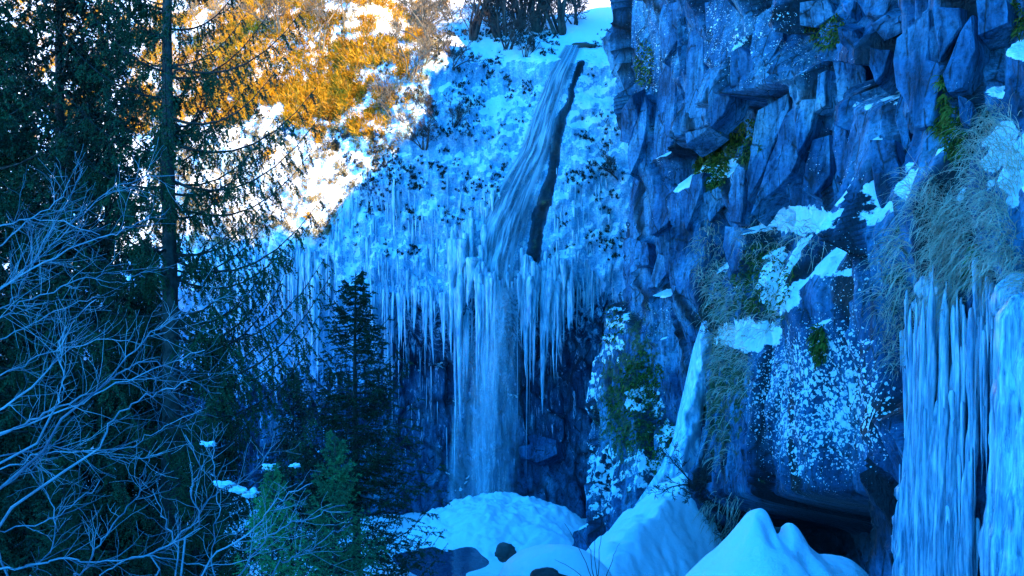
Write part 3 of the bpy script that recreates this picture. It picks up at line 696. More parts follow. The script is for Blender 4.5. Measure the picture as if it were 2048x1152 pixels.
# ------------------------------------------------------------------ near frozen seep at the right edge
M_ICE_N = m_ice('near_ice', 0.6, 16.0, 0.07)
seep = thing('frozen_seep', 'tall fluted ice columns and icicles on the near rock at the right edge', 'frozen seep', tuple(at(1900, 1150, 18.5)))
def column(x0, y0, x1, y1, r0, r1, d, seed, name='ice_column', sides=20, rings=90, flut=0.22):
    rg = np.random.default_rng(seed); t = np.linspace(0, 1, rings)[:, None]; a = (np.arange(sides) / sides * 2 * math.pi)[None, :]
    A, B = np.array(at(x0, y0, d)), np.array(at(x1, y1, d))
    prof = np.clip(t / 0.08, 0, 1) ** 0.5
    r = (r0 + (r1 - r0) * t) * prof
    r = r * (1 + flut * fbm(np.cos(a) * 1.6 + seed * 3.1, np.sin(a) * 1.6, t * 1.2, o=3, s=seed) * 2 + 0.12 * fbm(np.cos(a) * 2 + seed, t * 16, np.sin(a) * 2, o=3, s=seed + 1) * 2)
    c = A + (B - A) * t + np.stack([fbm(t[:, 0] * 4, t[:, 0] * 0 + seed, o=2, s=seed) * 0.06, fbm(t[:, 0] * 4, t[:, 0] * 0 + seed + 9, o=2, s=seed) * 0.06, t[:, 0] * 0], -1)
    V = np.stack([c[:, 0:1] + r * np.cos(a), c[:, 1:2] + r * np.sin(a), np.broadcast_to(c[:, 2:3], r.shape)], -1)
    f = grid_faces(rings, sides); i = np.arange(rings - 1)
    f2 = np.stack([i * sides + sides - 1, (i + 1) * sides + sides - 1, (i + 1) * sides, i * sides], -1)
    return link(name, mesh_from(name, V.reshape(-1, 3), np.concatenate([f, f2])), M_ICE_N, seep, -seep.location)
# (top px, top py, bottom px, bottom py, top radius m, bottom radius m, depth m)
cols = [(x_, y_, x_ - 12, 1260, r_, r_ * 1.5, 17) for x_, y_, r_ in zip(np.random.default_rng(4).uniform(1800, 1985, 46), np.random.default_rng(5).uniform(590, 900, 46), np.random.default_rng(6).uniform(.02, .055, 46))] + [(2038, 585, 2010, 1260, .20, .28, 15.6), (2075, 560, 2050, 1260, .28, .40, 15.5), (2008, 800, 1985, 1260, .10, .16, 15.4),
        (1868, 560, 1850, 1260, .06, .12, 17.2), (1890, 575, 1878, 1260, .06, .11, 17.0), (1912, 640, 1900, 1260, .06, .11, 16.9), (1930, 620, 1918, 1260, .05, .09, 17.0),
        (1945, 700, 1935, 1260, .06, .12, 17.1), (1842, 640, 1822, 1260, .05, .12, 17.5), (1855, 760, 1836, 1260, .05, .12, 17.2), (1876, 800, 1862, 1260, .05, .10, 16.7),
        (1900, 850, 1888, 1260, .04, .09, 16.6), (1948, 880, 1940, 1260, .05, .09, 17.0), (1815, 930, 1800, 1260, .06, .16, 17.6), (1798, 1000, 1790, 1260, .05, .12, 17.8),
        (2040, 760, 2030, 1260, .05, .10, 15.0)]
def front(x, *ys_):
    ds = [hit(x, y, 'r')[0].y for y in ys_]; return min(ds)
for i, c_ in enumerate(cols):
    if i < 46 and (1946 < c_[0] < 1986 or i % 5 == 0): continue
    c_ = list(c_); c_[6] = front(min(c_[0], 2046), c_[1] + 40, 800, 950, 1100) - (0.25 if c_[0] < 1990 else 0.45) - 0.1 * (i % 3); column(*c_, seed=700 + i)
rg = np.random.default_rng(77)
for i in range(90):
    x = rg.uniform(1795, 1990); y0 = np.interp(x, [1795, 1850, 1900, 1990], [690, 600, 640, 610]) + rg.normal() * 45
    d = front(x, y0, y0 + 100) - rg.uniform(.05, .4); L = rg.uniform(0.4, 2.0) * (1.2 if x < 1850 or x > 1940 else 0.8); r = rg.uniform(.012, .045)
    o = link('icicle', ICM[rg.integers(len(ICM))], None, seep, at(x, y0, d) - seep.location); o.scale = (r, r, L); o.rotation_euler = (0, 0, rg.random() * 6)
for i in range(60):
    x = rg.uniform(1800, 2046); y0 = rg.uniform(750, 1100)
    d = front(x, y0, y0 + 80) - rg.uniform(.2, .65); L = rg.uniform(0.5, 1.8); r = rg.uniform(.015, .05)
    o = link('icicle', ICM[rg.integers(len(ICM))], None, seep, at(x, y0, d) - seep.location); o.scale = (r, r, L); o.rotation_euler = (0, 0, rg.random() * 6)
def lump(name, c, r, mat_, parent, seed, sq=(1, 1, 1), n=24, amp=0.3, off=Vector((0, 0, 0))):
    a = np.linspace(0, 2 * math.pi, n, endpoint=False)[:, None]; b = np.linspace(0.02, math.pi - .02, n // 2 + 2)[None, :]
    D_ = np.stack([np.cos(a) * np.sin(b), np.sin(a) * np.sin(b), np.cos(b) * np.ones_like(a)], -1)
    rr = r * (1 + amp * fbm(D_[..., 0] * 1.7 + seed, D_[..., 1] * 1.7, D_[..., 2] * 1.7, o=3, s=seed) * 1.6)
    V = D_ * rr[..., None] * np.array(sq)
    return link(name, mesh_from(name, V.reshape(-1, 3), grid_faces(n, n // 2 + 2, closed=True)[:, ::-1]), mat_, parent, Vector(c) - off)
for i, (x, y, r) in enumerate([(1812, 990, .2), (1825, 1020, .24), (1808, 1045, .2), (1822, 1070, .22), (1838, 990, .17), (1850, 575, .16), (1870, 585, .18), (1835, 610, .12), (2030, 600, .3), (1800, 1090, .16)]):
    lump('ice_lump', at(x, y, front(x, y) - 0.25), r, M_ICE_N, seep, 800 + i, (1, 1, 1.2), off=seep.location)

# ------------------------------------------------------------------ frozen runnel in the gully
rows = [(640, 1405, 1440), (700, 1385, 1438), (760, 1372, 1430), (820, 1358, 1412), (880, 1345, 1402), (940, 1318, 1400), (1010, 1270, 1390)]
nu, nv = 26, 90; rw = np.array(rows, float); ys = np.linspace(640, 1010, nv); P = np.zeros((nu, nv, 3)); u = np.linspace(0, 1, nu)
for j in range(nv):
    l, r_ = np.interp(ys[j], rw[:, 0], rw[:, 1]), np.interp(ys[j], rw[:, 0], rw[:, 2])
    hm = hit((l + r_) / 2, ys[j], 'r'); dm = hm[0].y if hm else 46
    P[:, j, 1] = dm
    P[:, j, 0] = l + (r_ - l) * u
dsm = np.convolve(np.pad(P[0, :, 1], 8, mode='edge'), np.ones(17) / 17, 'valid')
dep = dsm[None, :] - 0.2 - 0.9 * np.sin(u * math.pi)[:, None] + fbm(P[..., 0] * .06, ys[None, :] * .03, o=3, s=55) * 0.5
P[..., 0] = (P[..., 0] - 1024) / F * dep; P[..., 2] = (576 - ys[None, :]) / F * dep; P[..., 1] = dep
tag(link('frozen_runnel', mesh_from('frozen_runnel', P.reshape(-1, 3), grid_faces(nu, nv)), M_FIRN), 'pale ribbon of lumpy ice frozen in the gully of the right cliff', 'frozen runnel')

# ------------------------------------------------------------------ vegetation materials
def m_leaf(name, c0, c1, rough=0.6, scale=1.5):
    m, nt, p = mat(name); n = N(nt)
    f = n.math('ADD', n.noise(n.pos(), scale, 3, 0.6), n.math('MULTIPLY', n.math('SUBTRACT', n.objrand(), 0.5), 0.25))
    nt.links.new(n.ramp(f, (0.35, c0), (0.68, c1)), p.inputs['Base Color']); p.inputs['Roughness'].default_value = rough
    p.inputs['Specular IOR Level'].default_value = 0.25; return m
M_NEEDLE = m_leaf('spruce_needles', (0.009, 0.030, 0.014), (0.030, 0.085, 0.026))
M_NEEDLE_Y = m_leaf('young_spruce_needles', (0.05, 0.17, 0.06), (0.12, 0.36, 0.09))
M_BARK = m_leaf('spruce_bark', (0.035, 0.028, 0.022), (0.10, 0.08, 0.065), 0.85, 6)
M_PALE = m_leaf('pale_lichened_bark', (0.10, 0.11, 0.14), (0.33, 0.36, 0.38), 0.8, 3)
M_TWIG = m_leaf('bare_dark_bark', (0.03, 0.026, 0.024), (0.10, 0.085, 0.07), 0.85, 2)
M_SUNTWIG = m_leaf('bare_sunlit_bark', (0.12, 0.09, 0.06), (0.30, 0.22, 0.13), 0.85, 2)  # lighter bark copy, sunlight put into its colour for the lit slope
M_GOLD = m_leaf('dry_golden_grass', (0.22, 0.08, 0.002), (0.58, 0.27, 0.005), 0.7, 0.8)
M_TUFT = m_leaf('dark_heath', (0.010, 0.014, 0.010), (0.04, 0.045, 0.02), 0.8, 1.2)
M_HAY = m_leaf('hanging_dry_grass', (0.30, 0.21, 0.15), (0.75, 0.54, 0.40), 0.7, 2.5)
M_MOSS = m_leaf('green_moss', (0.03, 0.04, 0.008), (0.17, 0.17, 0.02), 0.9, 4)

def needles(starts, ends, per, ln, wd, rg, fwd=0.45):
    """triangular needles round many short twigs (vectorised)"""
    S, E_ = np.asarray(starts), np.asarray(ends); n = len(S)
    t = rg.random((n, per, 1)); P0 = S[:, None] + (E_ - S)[:, None] * t
    ax_ = (E_ - S); ax_ = ax_ / np.maximum(np.linalg.norm(ax_, axis=1, keepdims=True), 1e-6)
    rv = rg.normal(size=(n, per, 3)); rv -= (rv * ax_[:, None]).sum(-1, keepdims=True) * ax_[:, None]
    rv /= np.maximum(np.linalg.norm(rv, axis=-1, keepdims=True), 1e-6)
    d = rv * (1 - fwd) + ax_[:, None] * fwd
    side = np.cross(d, rg.normal(size=(n, per, 3))); side /= np.maximum(np.linalg.norm(side, axis=-1, keepdims=True), 1e-6)
    l = ln * rg.uniform(0.7, 1.3, (n, per, 1))
    V = np.stack([P0 - side * wd / 2, P0 + side * wd / 2, P0 + d * l], 2).reshape(-1, 3)
    return V, np.arange(len(V)).reshape(-1, 3)

def make_spruce(H, Lmax, seed, whorl=0.45, z0=0.6, hang=0.5, n_side=12, per=16, ln=0.05, wd=0.011, tipup=0.35, droop=0.45, r0=0.17, shape=0.75, blen=0.30, zfrom=0.0, extra=()):
    rg = np.random.default_rng(seed)
    zt = np.linspace(0, H, 14); trunk = [(np.stack([np.sin(zt * .4 + seed) * .04, np.cos(zt * .3) * .04, zt], -1), r0 * (1 - zt / H) ** 0.85 + 0.008)]
    br, S, E_ = [], [], []
    z = z0; plan_ = []
    while z < H * 0.985:
        for k in range(rg.integers(4, 7)):
            az = rg.random() * 2 * math.pi; plan_.append((z, az, Lmax * (1 - z / H) ** shape * rg.uniform(0.65, 1.1) + 0.10, None))
        z += whorl * rg.uniform(0.7, 1.2) * (0.55 + 0.45 * (1 - z / H))
    for z, az, L, rise in plan_ + [(*e_, 0.10) for e_ in extra]:
            f = z / H
            t = np.linspace(0, 1, 8); ca, sa = math.cos(az), math.sin(az)
            up0 = 0.10 + 0.5 * f if rise is None else rise; dz = L * (up0 * t - droop * (1 - f) * t * (1 - t) * 2.2 + tipup * t ** 2.5 - 0.18 * (1 - f) * t)
            bend = rg.normal() * 0.12 * L * t ** 2
            P_ = np.stack([L * t * ca - bend * sa, L * t * sa + bend * ca, z + rg.uniform(-.15, .15) + dz], -1)
            br.append((P_, (0.006 + 0.016 * min(L, 3)) * (1 - t * 0.9) * 0.6 + 0.002))
            ns = max(3, int(n_side * (0.35 + 0.65 * L / Lmax)))
            for q_ in range(ns):
                tt = 0.14 + 0.86 * (q_ + rg.random()) / ns
                b0 = np.array([np.interp(tt, t, P_[:, i]) for i in range(3)]); fw = np.array([ca, sa, 0])
                for sd in (-1, 1):
                    l2 = (blen * L * (1.05 - tt) + 0.10 + 0.04 * L) * rg.uniform(0.6, 1.25)
                    sv = np.array([-sa * sd, ca * sd, 0]); dv = sv * rg.uniform(.55, .9) + fw * rg.uniform(.45, .8) + np.array([0, 0, -hang * rg.uniform(.3, 1.1)])
                    dv /= np.linalg.norm(dv)
                    m1 = b0 + dv * l2 * 0.55; e1 = m1 + (dv + np.array([0, 0, -hang * 0.7])) * l2 * 0.45
                    S += [b0, m1]; E_ += [m1, e1]
                    if l2 > 0.28:
                        for w_ in range(int(l2 / 0.11)):
                            s_ = b0 + (m1 - b0) * rg.random() if rg.random() < .5 else m1 + (e1 - m1) * rg.random()
                            ev = dv * 0.45 + rg.normal(size=3) * 0.35 + np.array([0, 0, -hang * 1.3]); ev /= np.linalg.norm(ev)
                            S.append(s_); E_.append(s_ + ev * rg.uniform(.10, .24))
            S.append(P_[-2]); E_.append(P_[-1]); S.append(P_[-3]); E_.append(P_[-2])
    Vt, Ft = tubes(trunk, 9); Vb, Fb = tubes(br, 4)
    S, E_ = np.array(S), np.array(E_)
    Vn, Fn = needles(S, E_, per, ln, wd, rg)
    # thin stems of the twigs as slim triangles
    sd = np.cross(E_ - S, rg.normal(size=S.shape)); sd /= np.maximum(np.linalg.norm(sd, axis=1, keepdims=True), 1e-6)
    Vs = np.stack([S - sd * .004, S + sd * .004, E_], 1).reshape(-1, 3)
    Vn = np.concatenate([Vn, Vs]); Fn = np.concatenate([Fn, np.arange(len(Vs)).reshape(-1, 3) + len(Vn) - len(Vs)])
    print('spruce', len(Fn), 'tris')
    return (mesh_from('trunk', Vt, Ft), mesh_from('branches', Vb, Fb), mesh_from('crown', Vn, Fn, False))

SP_BIG = make_spruce(21, 4.0, 5, whorl=0.88, z0=2.5, hang=1.0, n_side=26, per=11, ln=0.065, wd=0.034, tipup=0.38, droop=0.5, r0=0.24, shape=0.62, blen=0.15, extra=[(9.5 + z_, a_ - 0.3, l_) for z_, a_, l_ in [(4.3, .1, 2.7), (3.5, -.2, 2.6), (2.9, .15, 2.9), (2.2, -.15, 3.0), (1.8, .3, 2.8), (0.7, -.1, 3.0), (0.2, .25, 2.6), (-.8, -.2, 3.3), (-1.5, .2, 3.0)]])
SP_DEN = make_spruce(17, 3.4, 6, whorl=0.45, z0=0.8, hang=0.6, n_side=14, per=10, ln=0.08, wd=0.044, tipup=0.2, droop=0.5, r0=0.22, shape=0.7, blen=0.28)
SP_YNG = make_spruce(10, 3.0, 8, whorl=0.36, z0=1.0, hang=0.22, n_side=12, per=12, ln=0.075, wd=0.032, tipup=0.42, droop=0.42, r0=0.11, shape=0.92, blen=0.27)
def plant_spruce(proto, px_, d, top_py=None, base_z=None, scale=None, label='', rz=0.0, mat_=None, name='spruce_tree', H=None, wide=1.0):
    x = (px_ - 1024) / F * d; gz = float(ground_z(np.array([x]), np.array([d]))[0]) - 0.15
    if base_z is not None: gz = base_z
    if scale is None: scale = (zpx(top_py, d) - gz) / H
    root = thing(name, label, 'spruce', (x, d, gz), 'spruce trees along the left side'); root.rotation_euler[2] = rz; root.scale = (scale * wide, scale * wide, scale)
    for nm, me, mt in zip(('trunk', 'branches', 'crown'), proto, (M_BARK, M_BARK, mat_ or M_NEEDLE)):
        if not me.materials: me.materials.append(mt)
        o = link(nm, me, None, root)
        if me.materials[0] != mt: o.material_slots[0].link = 'OBJECT'; o.material_slots[0].material = mt
    return root
plant_spruce(SP_BIG, 338, 22, scale=1.0, base_z=-9.5, label='tall spruce with a bare upper trunk and long drooping branches before the sunlit slope', rz=0.3)
plant_spruce(SP_DEN, 120, 25, scale=1.15, base_z=-9.0, label='dark dense spruce filling the upper left beside the tall trunk', rz=1.0)
plant_spruce(SP_DEN, -60, 21, scale=1.1, base_z=-8.5, label='dark spruce cut by the left edge of the picture', rz=2.2)
plant_spruce(SP_DEN, 215, 33, scale=1.15, base_z=-11, label='shadowy spruce standing behind the two big left spruces', rz=4.0)
plant_spruce(SP_DEN, 30, 36, scale=1.15, base_z=-11, label='farthest dark spruce deep in the left corner', rz=5.0)
plant_spruce(SP_DEN, 440, 29, top_py=690, H=17, base_z=-9.5, label='medium spruce below the drooping branches, left of the young fir', rz=0.7)
plant_spruce(SP_DEN, 290, 26, top_py=520, H=17, base_z=-9.0, label='medium dark spruce standing low behind the bare branches', rz=3.1)
plant_spruce(SP_DEN, 100, 30, top_py=560, H=17, base_z=-9.0, label='low dark spruce in the black gap at left', rz=1.9)
plant_spruce(SP_YNG, 712, 40, top_py=545, H=10, base_z=-11.2, label='conical young spruce standing alone before the ice curtains', rz=0.5, wide=1.25)
plant_spruce(SP_YNG, 585, 42, top_py=735, H=10, base_z=-11.0, label='smaller spruce just left of the conical young one', rz=2.0)
plant_spruce(SP_YNG, 668, 17, top_py=865, H=10, base_z=-7.0, label='bright green little spruce low in front of the conical one', rz=3.0, mat_=M_NEEDLE_Y)
plant_spruce(SP_YNG, 545, 15, top_py=930, H=10, base_z=-6.5, label='bright green small spruce at the bottom behind bare twigs', rz=1.2, mat_=M_NEEDLE_Y)
plant_spruce(SP_YNG, 390, 20, top_py=840, H=10, base_z=-6.5, label='small dark spruce behind the middle of the bare branches', rz=4.2)
plant_spruce(SP_YNG, 130, 18, top_py=900, H=10, base_z=-6.5, label='small dark spruce at the lower left corner', rz=5.2)

# ------------------------------------------------------------------ bare branches reaching in from the left
def grow(paths, P_, R_, rg, level, length, up=0.35, spread=0.8, n=None, minr=0.0013):
    """side twigs along a limb, recursively"""
    P_ = np.asarray(P_); seg = np.linalg.norm(np.diff(P_, axis=0), axis=1); tot = seg.sum()
    n = n or int(tot / 0.095) + 1
    cum = np.concatenate([[0], np.cumsum(seg)]) / tot
    for k in range(n):
        t = rg.uniform(0.12, 0.98); b = np.array([np.interp(t, cum, P_[:, i]) for i in range(3)])
        j = min(np.searchsorted(cum, t), len(P_) - 1); d = P_[j] - P_[j - 1]; d /= np.linalg.norm(d)
        sv = rg.normal(size=3); sv[1] *= 0.6; sv -= sv.dot(d) * d; sv /= np.linalg.norm(sv)
        L = length * rg.uniform(0.35, 1.15) * (1.15 - 0.6 * t)
        r0 = max(np.interp(t, cum, R_) * 0.5, minr * 1.3); m = 5; pts = [b]; dv = d * rg.uniform(.5, 1) + sv * spread * rg.uniform(.5, 1.1); dv /= np.linalg.norm(dv)
        for q_ in range(m - 1):
            dv = dv + rg.normal(size=3) * 0.17 + np.array([0.02, 0, up * 0.16]); dv /= np.linalg.norm(dv); pts.append(pts[-1] + dv * L / (m - 1))
        rr = np.linspace(r0, minr, m); paths.append((np.array(pts), rr))
        if level > 1: grow(paths, pts, rr, rg, level - 1, length * 0.48, up, spread, n=max(2, int(L / 0.14)), minr=minr)

def bare_tree(label, limbs, d, seed, base, r=0.02, length=0.55, mat_=None):
    rg = np.random.default_rng(seed)
    root = thing('bare_tree', label, 'bare tree', base, 'bare branches reaching in from the left')
    B0 = np.array(base)
    for i, lb in enumerate(limbs):
        dd = d + rg.uniform(-1.0, 1.0); lb = np.array(lb, float); m = len(lb); tt = np.linspace(0, 1, m); ft = np.linspace(0, 1, m * 4)
        xs = np.interp(ft, tt, lb[:, 0]); ys_ = np.interp(ft, tt, lb[:, 1]); dep_ = dd + np.cumsum(rg.normal(size=len(ft))) * 0.04
        pts = np.array([at(x, y, q_) for x, y, q_ in zip(xs, ys_, dep_)]); 
        ke = np.array([.25, .5, .25]); 
        for _ in range(2): pts[1:-1] = pts[:-2] * .25 + pts[1:-1] * .5 + pts[2:] * .25
        pts[1:-1] += rg.normal(size=pts[1:-1].shape) * 0.012
        rad = np.linspace(r * rg.uniform(.7, 1.1), 0.0035, len(pts))
        # the hidden lower end runs back to the stool it grows from
        low = np.array([B0 + (pts[0] - B0) * k + np.array([0, 0, 0.25 * math.sin(k * 3.1)]) + (rg.normal(size=3) * 0.07 if k else 0) for k in (0, .15, .3, .45, .6, .75, .9)])
        pl = np.concatenate([low, pts]); rl = np.concatenate([np.linspace(r * 1.8, r * 1.05, 7), rad])
        Vl, Fl = tubes([(pl, rl)], 6); o = link('limb', mesh_from('limb', Vl - B0, Fl), mat_ or M_PALE, root)
        tw = []; grow(tw, pts, rad, rg, 2, length)
        if tw:
            Vt, Ft = tubes(tw, 3); link('twigs', mesh_from('twigs', Vt - B0, Ft), mat_ or M_PALE, o, kind='stuff')
    return root
bare_tree('bare violet grey branches fanning up at the left edge, mid height', [
    [(-40, 620), (20, 560), (70, 520), (105, 455), (140, 390), (165, 340)], [(20, 560), (80, 515), (150, 440), (225, 372), (300, 352), (365, 352)],
    [(-40, 600), (60, 545), (170, 480), (240, 465), (300, 430)], [(-40, 470), (40, 440), (110, 440), (200, 470)], [(-40, 660), (60, 600), (150, 560), (230, 545), (290, 555)],
    [(-40, 700), (50, 655), (130, 615), (200, 590)], [(-30, 640), (40, 590), (60, 520), (50, 440)], [(-30, 520), (60, 440), (120, 400), (140, 360)]], 9.5, 901, (-6.0, 9.2, -3.6), 0.0083, 0.55)
bare_tree('bare pale branches sweeping across the middle of the dark spruces at left', [
    [(-20, 876), (60, 845), (115, 816), (220, 766), (280, 676), (375, 621), (440, 590)], [(0, 866), (115, 830), (220, 775), (340, 726), (410, 700)], [(220, 761), (245, 740), (290, 720), (350, 735), (420, 785)],
    [(-20, 945), (75, 911), (200, 896), (270, 896), (320, 856), (405, 818)], [(-20, 920), (100, 890), (180, 905), (260, 925), (330, 905)], [(-20, 760), (60, 720), (150, 690), (260, 680)],
    [(-20, 830), (110, 740), (130, 650), (190, 600)], [(110, 815), (130, 770), (115, 700), (150, 640)], [(-20, 990), (60, 940), (120, 870), (150, 830)], [(200, 896), (240, 820), (300, 790), (380, 760)]], 9.0, 902, (-5.4, 8.6, -3.8), 0.009, 0.55)
bare_tree('bare pale twigs spreading over the lower left spruces at the bottom', [
    [(160, 1150), (180, 1116), (215, 1066), (270, 1001), (285, 956), (300, 901)], [(-10, 1140), (100, 1116), (175, 1126), (300, 1111), (400, 1056)], [(430, 1170), (420, 1101), (440, 1026), (435, 956), (425, 886)],
    [(420, 1120), (500, 1066), (550, 1001), (625, 966)], [(480, 1150), (540, 1066), (600, 1040), (690, 1010)], [(350, 1160), (355, 1090), (330, 1040), (305, 980)], [(300, 1110), (380, 1060), (420, 990), (500, 960), (560, 880)],
    [(-10, 1060), (90, 1050), (140, 1010), (200, 960)], [(60, 1150), (110, 1090), (100, 1000), (70, 930)], [(200, 1150), (260, 1110), (330, 1115), (420, 1130), (500, 1120)], [(560, 1120), (600, 1112), (660, 1070), (700, 1050)], [(400, 1050), (380, 980), (400, 930), (370, 870)]], 8.4, 903, (-3.2, 8.2, -4.4), 0.0075, 0.45)

# ------------------------------------------------------------------ bare shrubs and trees on the rim and slopes
def shrub_meshes(seed, stems, H, spread, r, levels=3, twigl=0.42, dens=1.0):
    rg = np.random.default_rng(seed); out = []
    for k in range(stems):
        az = rg.random() * 6.28; lean = rg.uniform(.05, 1) * spread; L = H * rg.uniform(.7, 1.1); m = 9; p = np.array([math.cos(az) * .25 * spread, math.sin(az) * .25 * spread, -0.3]); pts = [p]
        dv = np.array([math.cos(az) * lean, math.sin(az) * lean, 1.0]); dv /= np.linalg.norm(dv)
        for q_ in range(m - 1): dv = dv + rg.normal(size=3) * 0.13 + np.array([0, 0, .03]); dv /= np.linalg.norm(dv); pts.append(pts[-1] + dv * L / (m - 1))
        rad = np.linspace(r * rg.uniform(.7, 1.1), 0.012, m); stem = [(np.array(pts), rad)]; tw = []
        def sub(P_, R_, lv, ln_):
            n = int((7 if lv == levels else 5) * dens)
            for _ in range(n):
                t = rg.uniform(.22, 1.0); i = min(int(t * (len(P_) - 1)), len(P_) - 2); b = P_[i] + (P_[i + 1] - P_[i]) * rg.random(); d = P_[i + 1] - P_[i]; d = d / np.linalg.norm(d)
                sv = rg.normal(size=3); sv -= sv.dot(d) * d; sv /= np.linalg.norm(sv); d2 = d + sv * rg.uniform(.5, 1.2); d2 /= np.linalg.norm(d2)
                L2 = ln_ * rg.uniform(.5, 1.1) * (1.2 - .6 * t); q2 = [b]
                for _k in range(5): d2 = d2 + rg.normal(size=3) * .16 + np.array([0, 0, .08]); d2 /= np.linalg.norm(d2); q2.append(q2[-1] + d2 * L2 / 5)
                rr = np.linspace(max(np.interp(t, np.linspace(0, 1, len(R_)), R_) * .5, .012), .008, 6); tw.append((np.array(q2), rr))
                if lv > 1: sub(np.array(q2), rr, lv - 1, ln_ * .5)
        sub(stem[0][0], rad, levels, H * twigl)
        V, F_ = tubes(stem, 6); V2, F2 = tubes(tw, 3); out.append((mesh_from('stem', V, F_), mesh_from('twigs', V2, F2)))
    return out
SHA = shrub_meshes(1001, 5, 4.6, 0.55, 0.13); SHB = shrub_meshes(1002, 6, 2.6, 0.9, 0.05); SHC = shrub_meshes(1003, 2, 6.0, 0.25, 0.11, dens=1.2)
def plant_shrub(proto, p, scale, label, mat_, rz, group, name='bare_shrub', tilt=(0, 0), cat='bare shrub'):
    root = thing(name, label, cat, p, group); root.scale = (scale,) * 3; root.rotation_euler = (tilt[0], tilt[1], rz)
    for st, tw in proto:
        o = link('stem', st, None, root); 
        if not st.materials: st.materials.append(M_TWIG); tw.materials.append(M_TWIG)
        t_ = link('twigs', tw, None, o, kind='stuff')
        for q_ in (o, t_):
            q_.material_slots[0].link = 'OBJECT'; q_.material_slots[0].material = mat_
GR = 'bare shrubs on the cliff rim'; GS = 'bare shrubs on the sunlit slope'
for i, (pr, x, y, sc, lab, mt, tl) in enumerate([
    (SHA, 1002, 72, 1.5, 'leaning dark bare shrub left of the thick stems on the rim', M_TWIG, (0, -.25)),
    (SHA, 1075, 62, 1.7, 'thickest dark bare trunk clump in the middle of the rim', M_TWIG, (0, 0)),
    (SHA, 1118, 68, 1.5, 'dark bare shrub on the rim right beside the stream lip', M_TWIG, (0, .12)),
    (SHA, 1040, 58, 1.5, 'dark bare shrub between the thick clump and the leaning one', M_TWIG, (0, -.05)),
    (SHB, 1160, 50, 1.5, 'thin bare shrub farthest right on the rim', M_TWIG, (0, .2)),
    (SHA, 945, 78, 1.3, 'bare shrub at the corner of the rim before the bright slope', M_TWIG, (0, -.3)),
    (SHB, 970, 62, 2.0, 'wide twiggy shrub spreading left at the rim corner, before the leaning one', M_TWIG, (0, -.35)),
    (SHB, 1095, 48, 2.1, 'wide twiggy shrub filling the gap right of the thickest trunk clump', M_TWIG, (0, .1)),
    (SHB, 1022, 95, 1.3, 'twiggy shrub bending down the snow at the foot of the leaning shrub', M_TWIG, (.6, -.3)),
    (SHB, 1050, 112, 0.8, 'low bare shrub drooping over the snow just below the rim clump', M_TWIG, (.5, .2)),
    (SHB, 900, 130, 1.0, 'bare shrub on the shadow edge below the rim corner', M_TWIG, (0, -.4)),
    (SHB, 880, 240, 0.8, 'small bare shrub standing in the blue shaded snow at left', M_TWIG, (.2, -.2)),
    (SHB, 850, 290, 0.9, 'low bare shrub where the shadow edge bends down', M_TWIG, (0, -.5)),
    (SHB, 905, 250, 0.7, 'little bare shrub amid dark heath tufts on the shaded slope', M_TWIG, (.2, -.1)),
    (SHB, 1235, 270, 0.8, 'thin twiggy shrub on the ice beside the right cliff, upper', M_TWIG, (.3, -.5)),
    (SHB, 1235, 350, 0.8, 'thin twiggy shrub on the ice beside the right cliff, lower', M_TWIG, (.3, -.6)),
]):
    h = hit(x, y, 'b')
    if h: plant_shrub(pr, h[0], sc, lab, mt, i * 1.7, GR, tilt=tl)
for i, (pr, x, y, sc, lab) in enumerate([
    (SHC, 640, 110, 0.9, 'pale slender bare tree above the golden grass'), (SHC, 690, 60, 0.8, 'slender bare tree at the top beside the bright snow'),
    (SHB, 835, 60, 1.5, 'tan bare shrub at the top edge on the sunlit snow'), (SHB, 870, 90, 1.5, 'tan bare shrub leaning over the shadow edge near the rim'), (SHB, 820, 150, 1.3, 'tan bare shrub on the sunlit snow beside the shadow edge'),
    (SHB, 790, 230, 1.2, 'tan bare shrub lower on the sunlit snow beside the shadow edge'), (SHB, 560, 60, 1.3, 'tan bare shrub inside the golden grass patch'), (SHC, 420, 120, 0.9, 'bare tree behind the trunk of the tall spruce'), (SHB, 910, 40, 1.5, 'tan bare shrub left of the rim shrubs at the top edge')]):
    h = hit(x, y, 'b')
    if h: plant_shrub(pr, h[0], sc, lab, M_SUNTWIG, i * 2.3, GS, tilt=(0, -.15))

# ------------------------------------------------------------------ ground cover on the back slope
fp, fn_ = PB.reshape(-1, 3), nB.reshape(-1, 3); fx, fy_ = pix(fp); fv = np.broadcast_to(veg, Z.shape if veg.shape == Z.shape else veg.shape).reshape(-1)
def tufts(name, idx, rg, size, blades, wd, mat_, label, cat, upb=0.9, spread=0.5):
    n = len(idx); p0 = fp[idx] + rg.normal(size=(n, 3)) * 0.08; nn = fn_[idx]
    sz = size * rg.uniform(.5, 1.4, (n, 1, 1))
    b = p0[:, None] + rg.normal(size=(n, blades, 3)) * sz * spread * 0.6
    d = nn[:, None] * 0.6 + np.array([0, 0, upb]) + rg.normal(size=(n, blades, 3)) * 0.7; d /= np.linalg.norm(d, axis=-1, keepdims=True)
    sd = np.cross(d, rg.normal(size=d.shape)); sd /= np.linalg.norm(sd, axis=-1, keepdims=True); l = sz * rg.uniform(.5, 1.3, (n, blades, 1))
    V = np.stack([b - sd * wd, b + sd * wd, b + d * l], 2).reshape(-1, 3)
    return link(name, mesh_from(name, V, np.arange(len(V)).reshape(-1, 3), False), mat_, kind='stuff', label=label, category=cat)
rg = np.random.default_rng(55)
msk = np.where((fv > 0.17) & (fx > 640) & (fx < 1250) & (fy_ > 60) & (fy_ < 520) & (fn_[:, 2] > -0.2) & (np.abs(fx - np.interp(fy_, [90, 300, 560], [1150, 1085, 1010])) > np.interp(fy_, [90, 300, 560], [35, 60, 75])))[0]
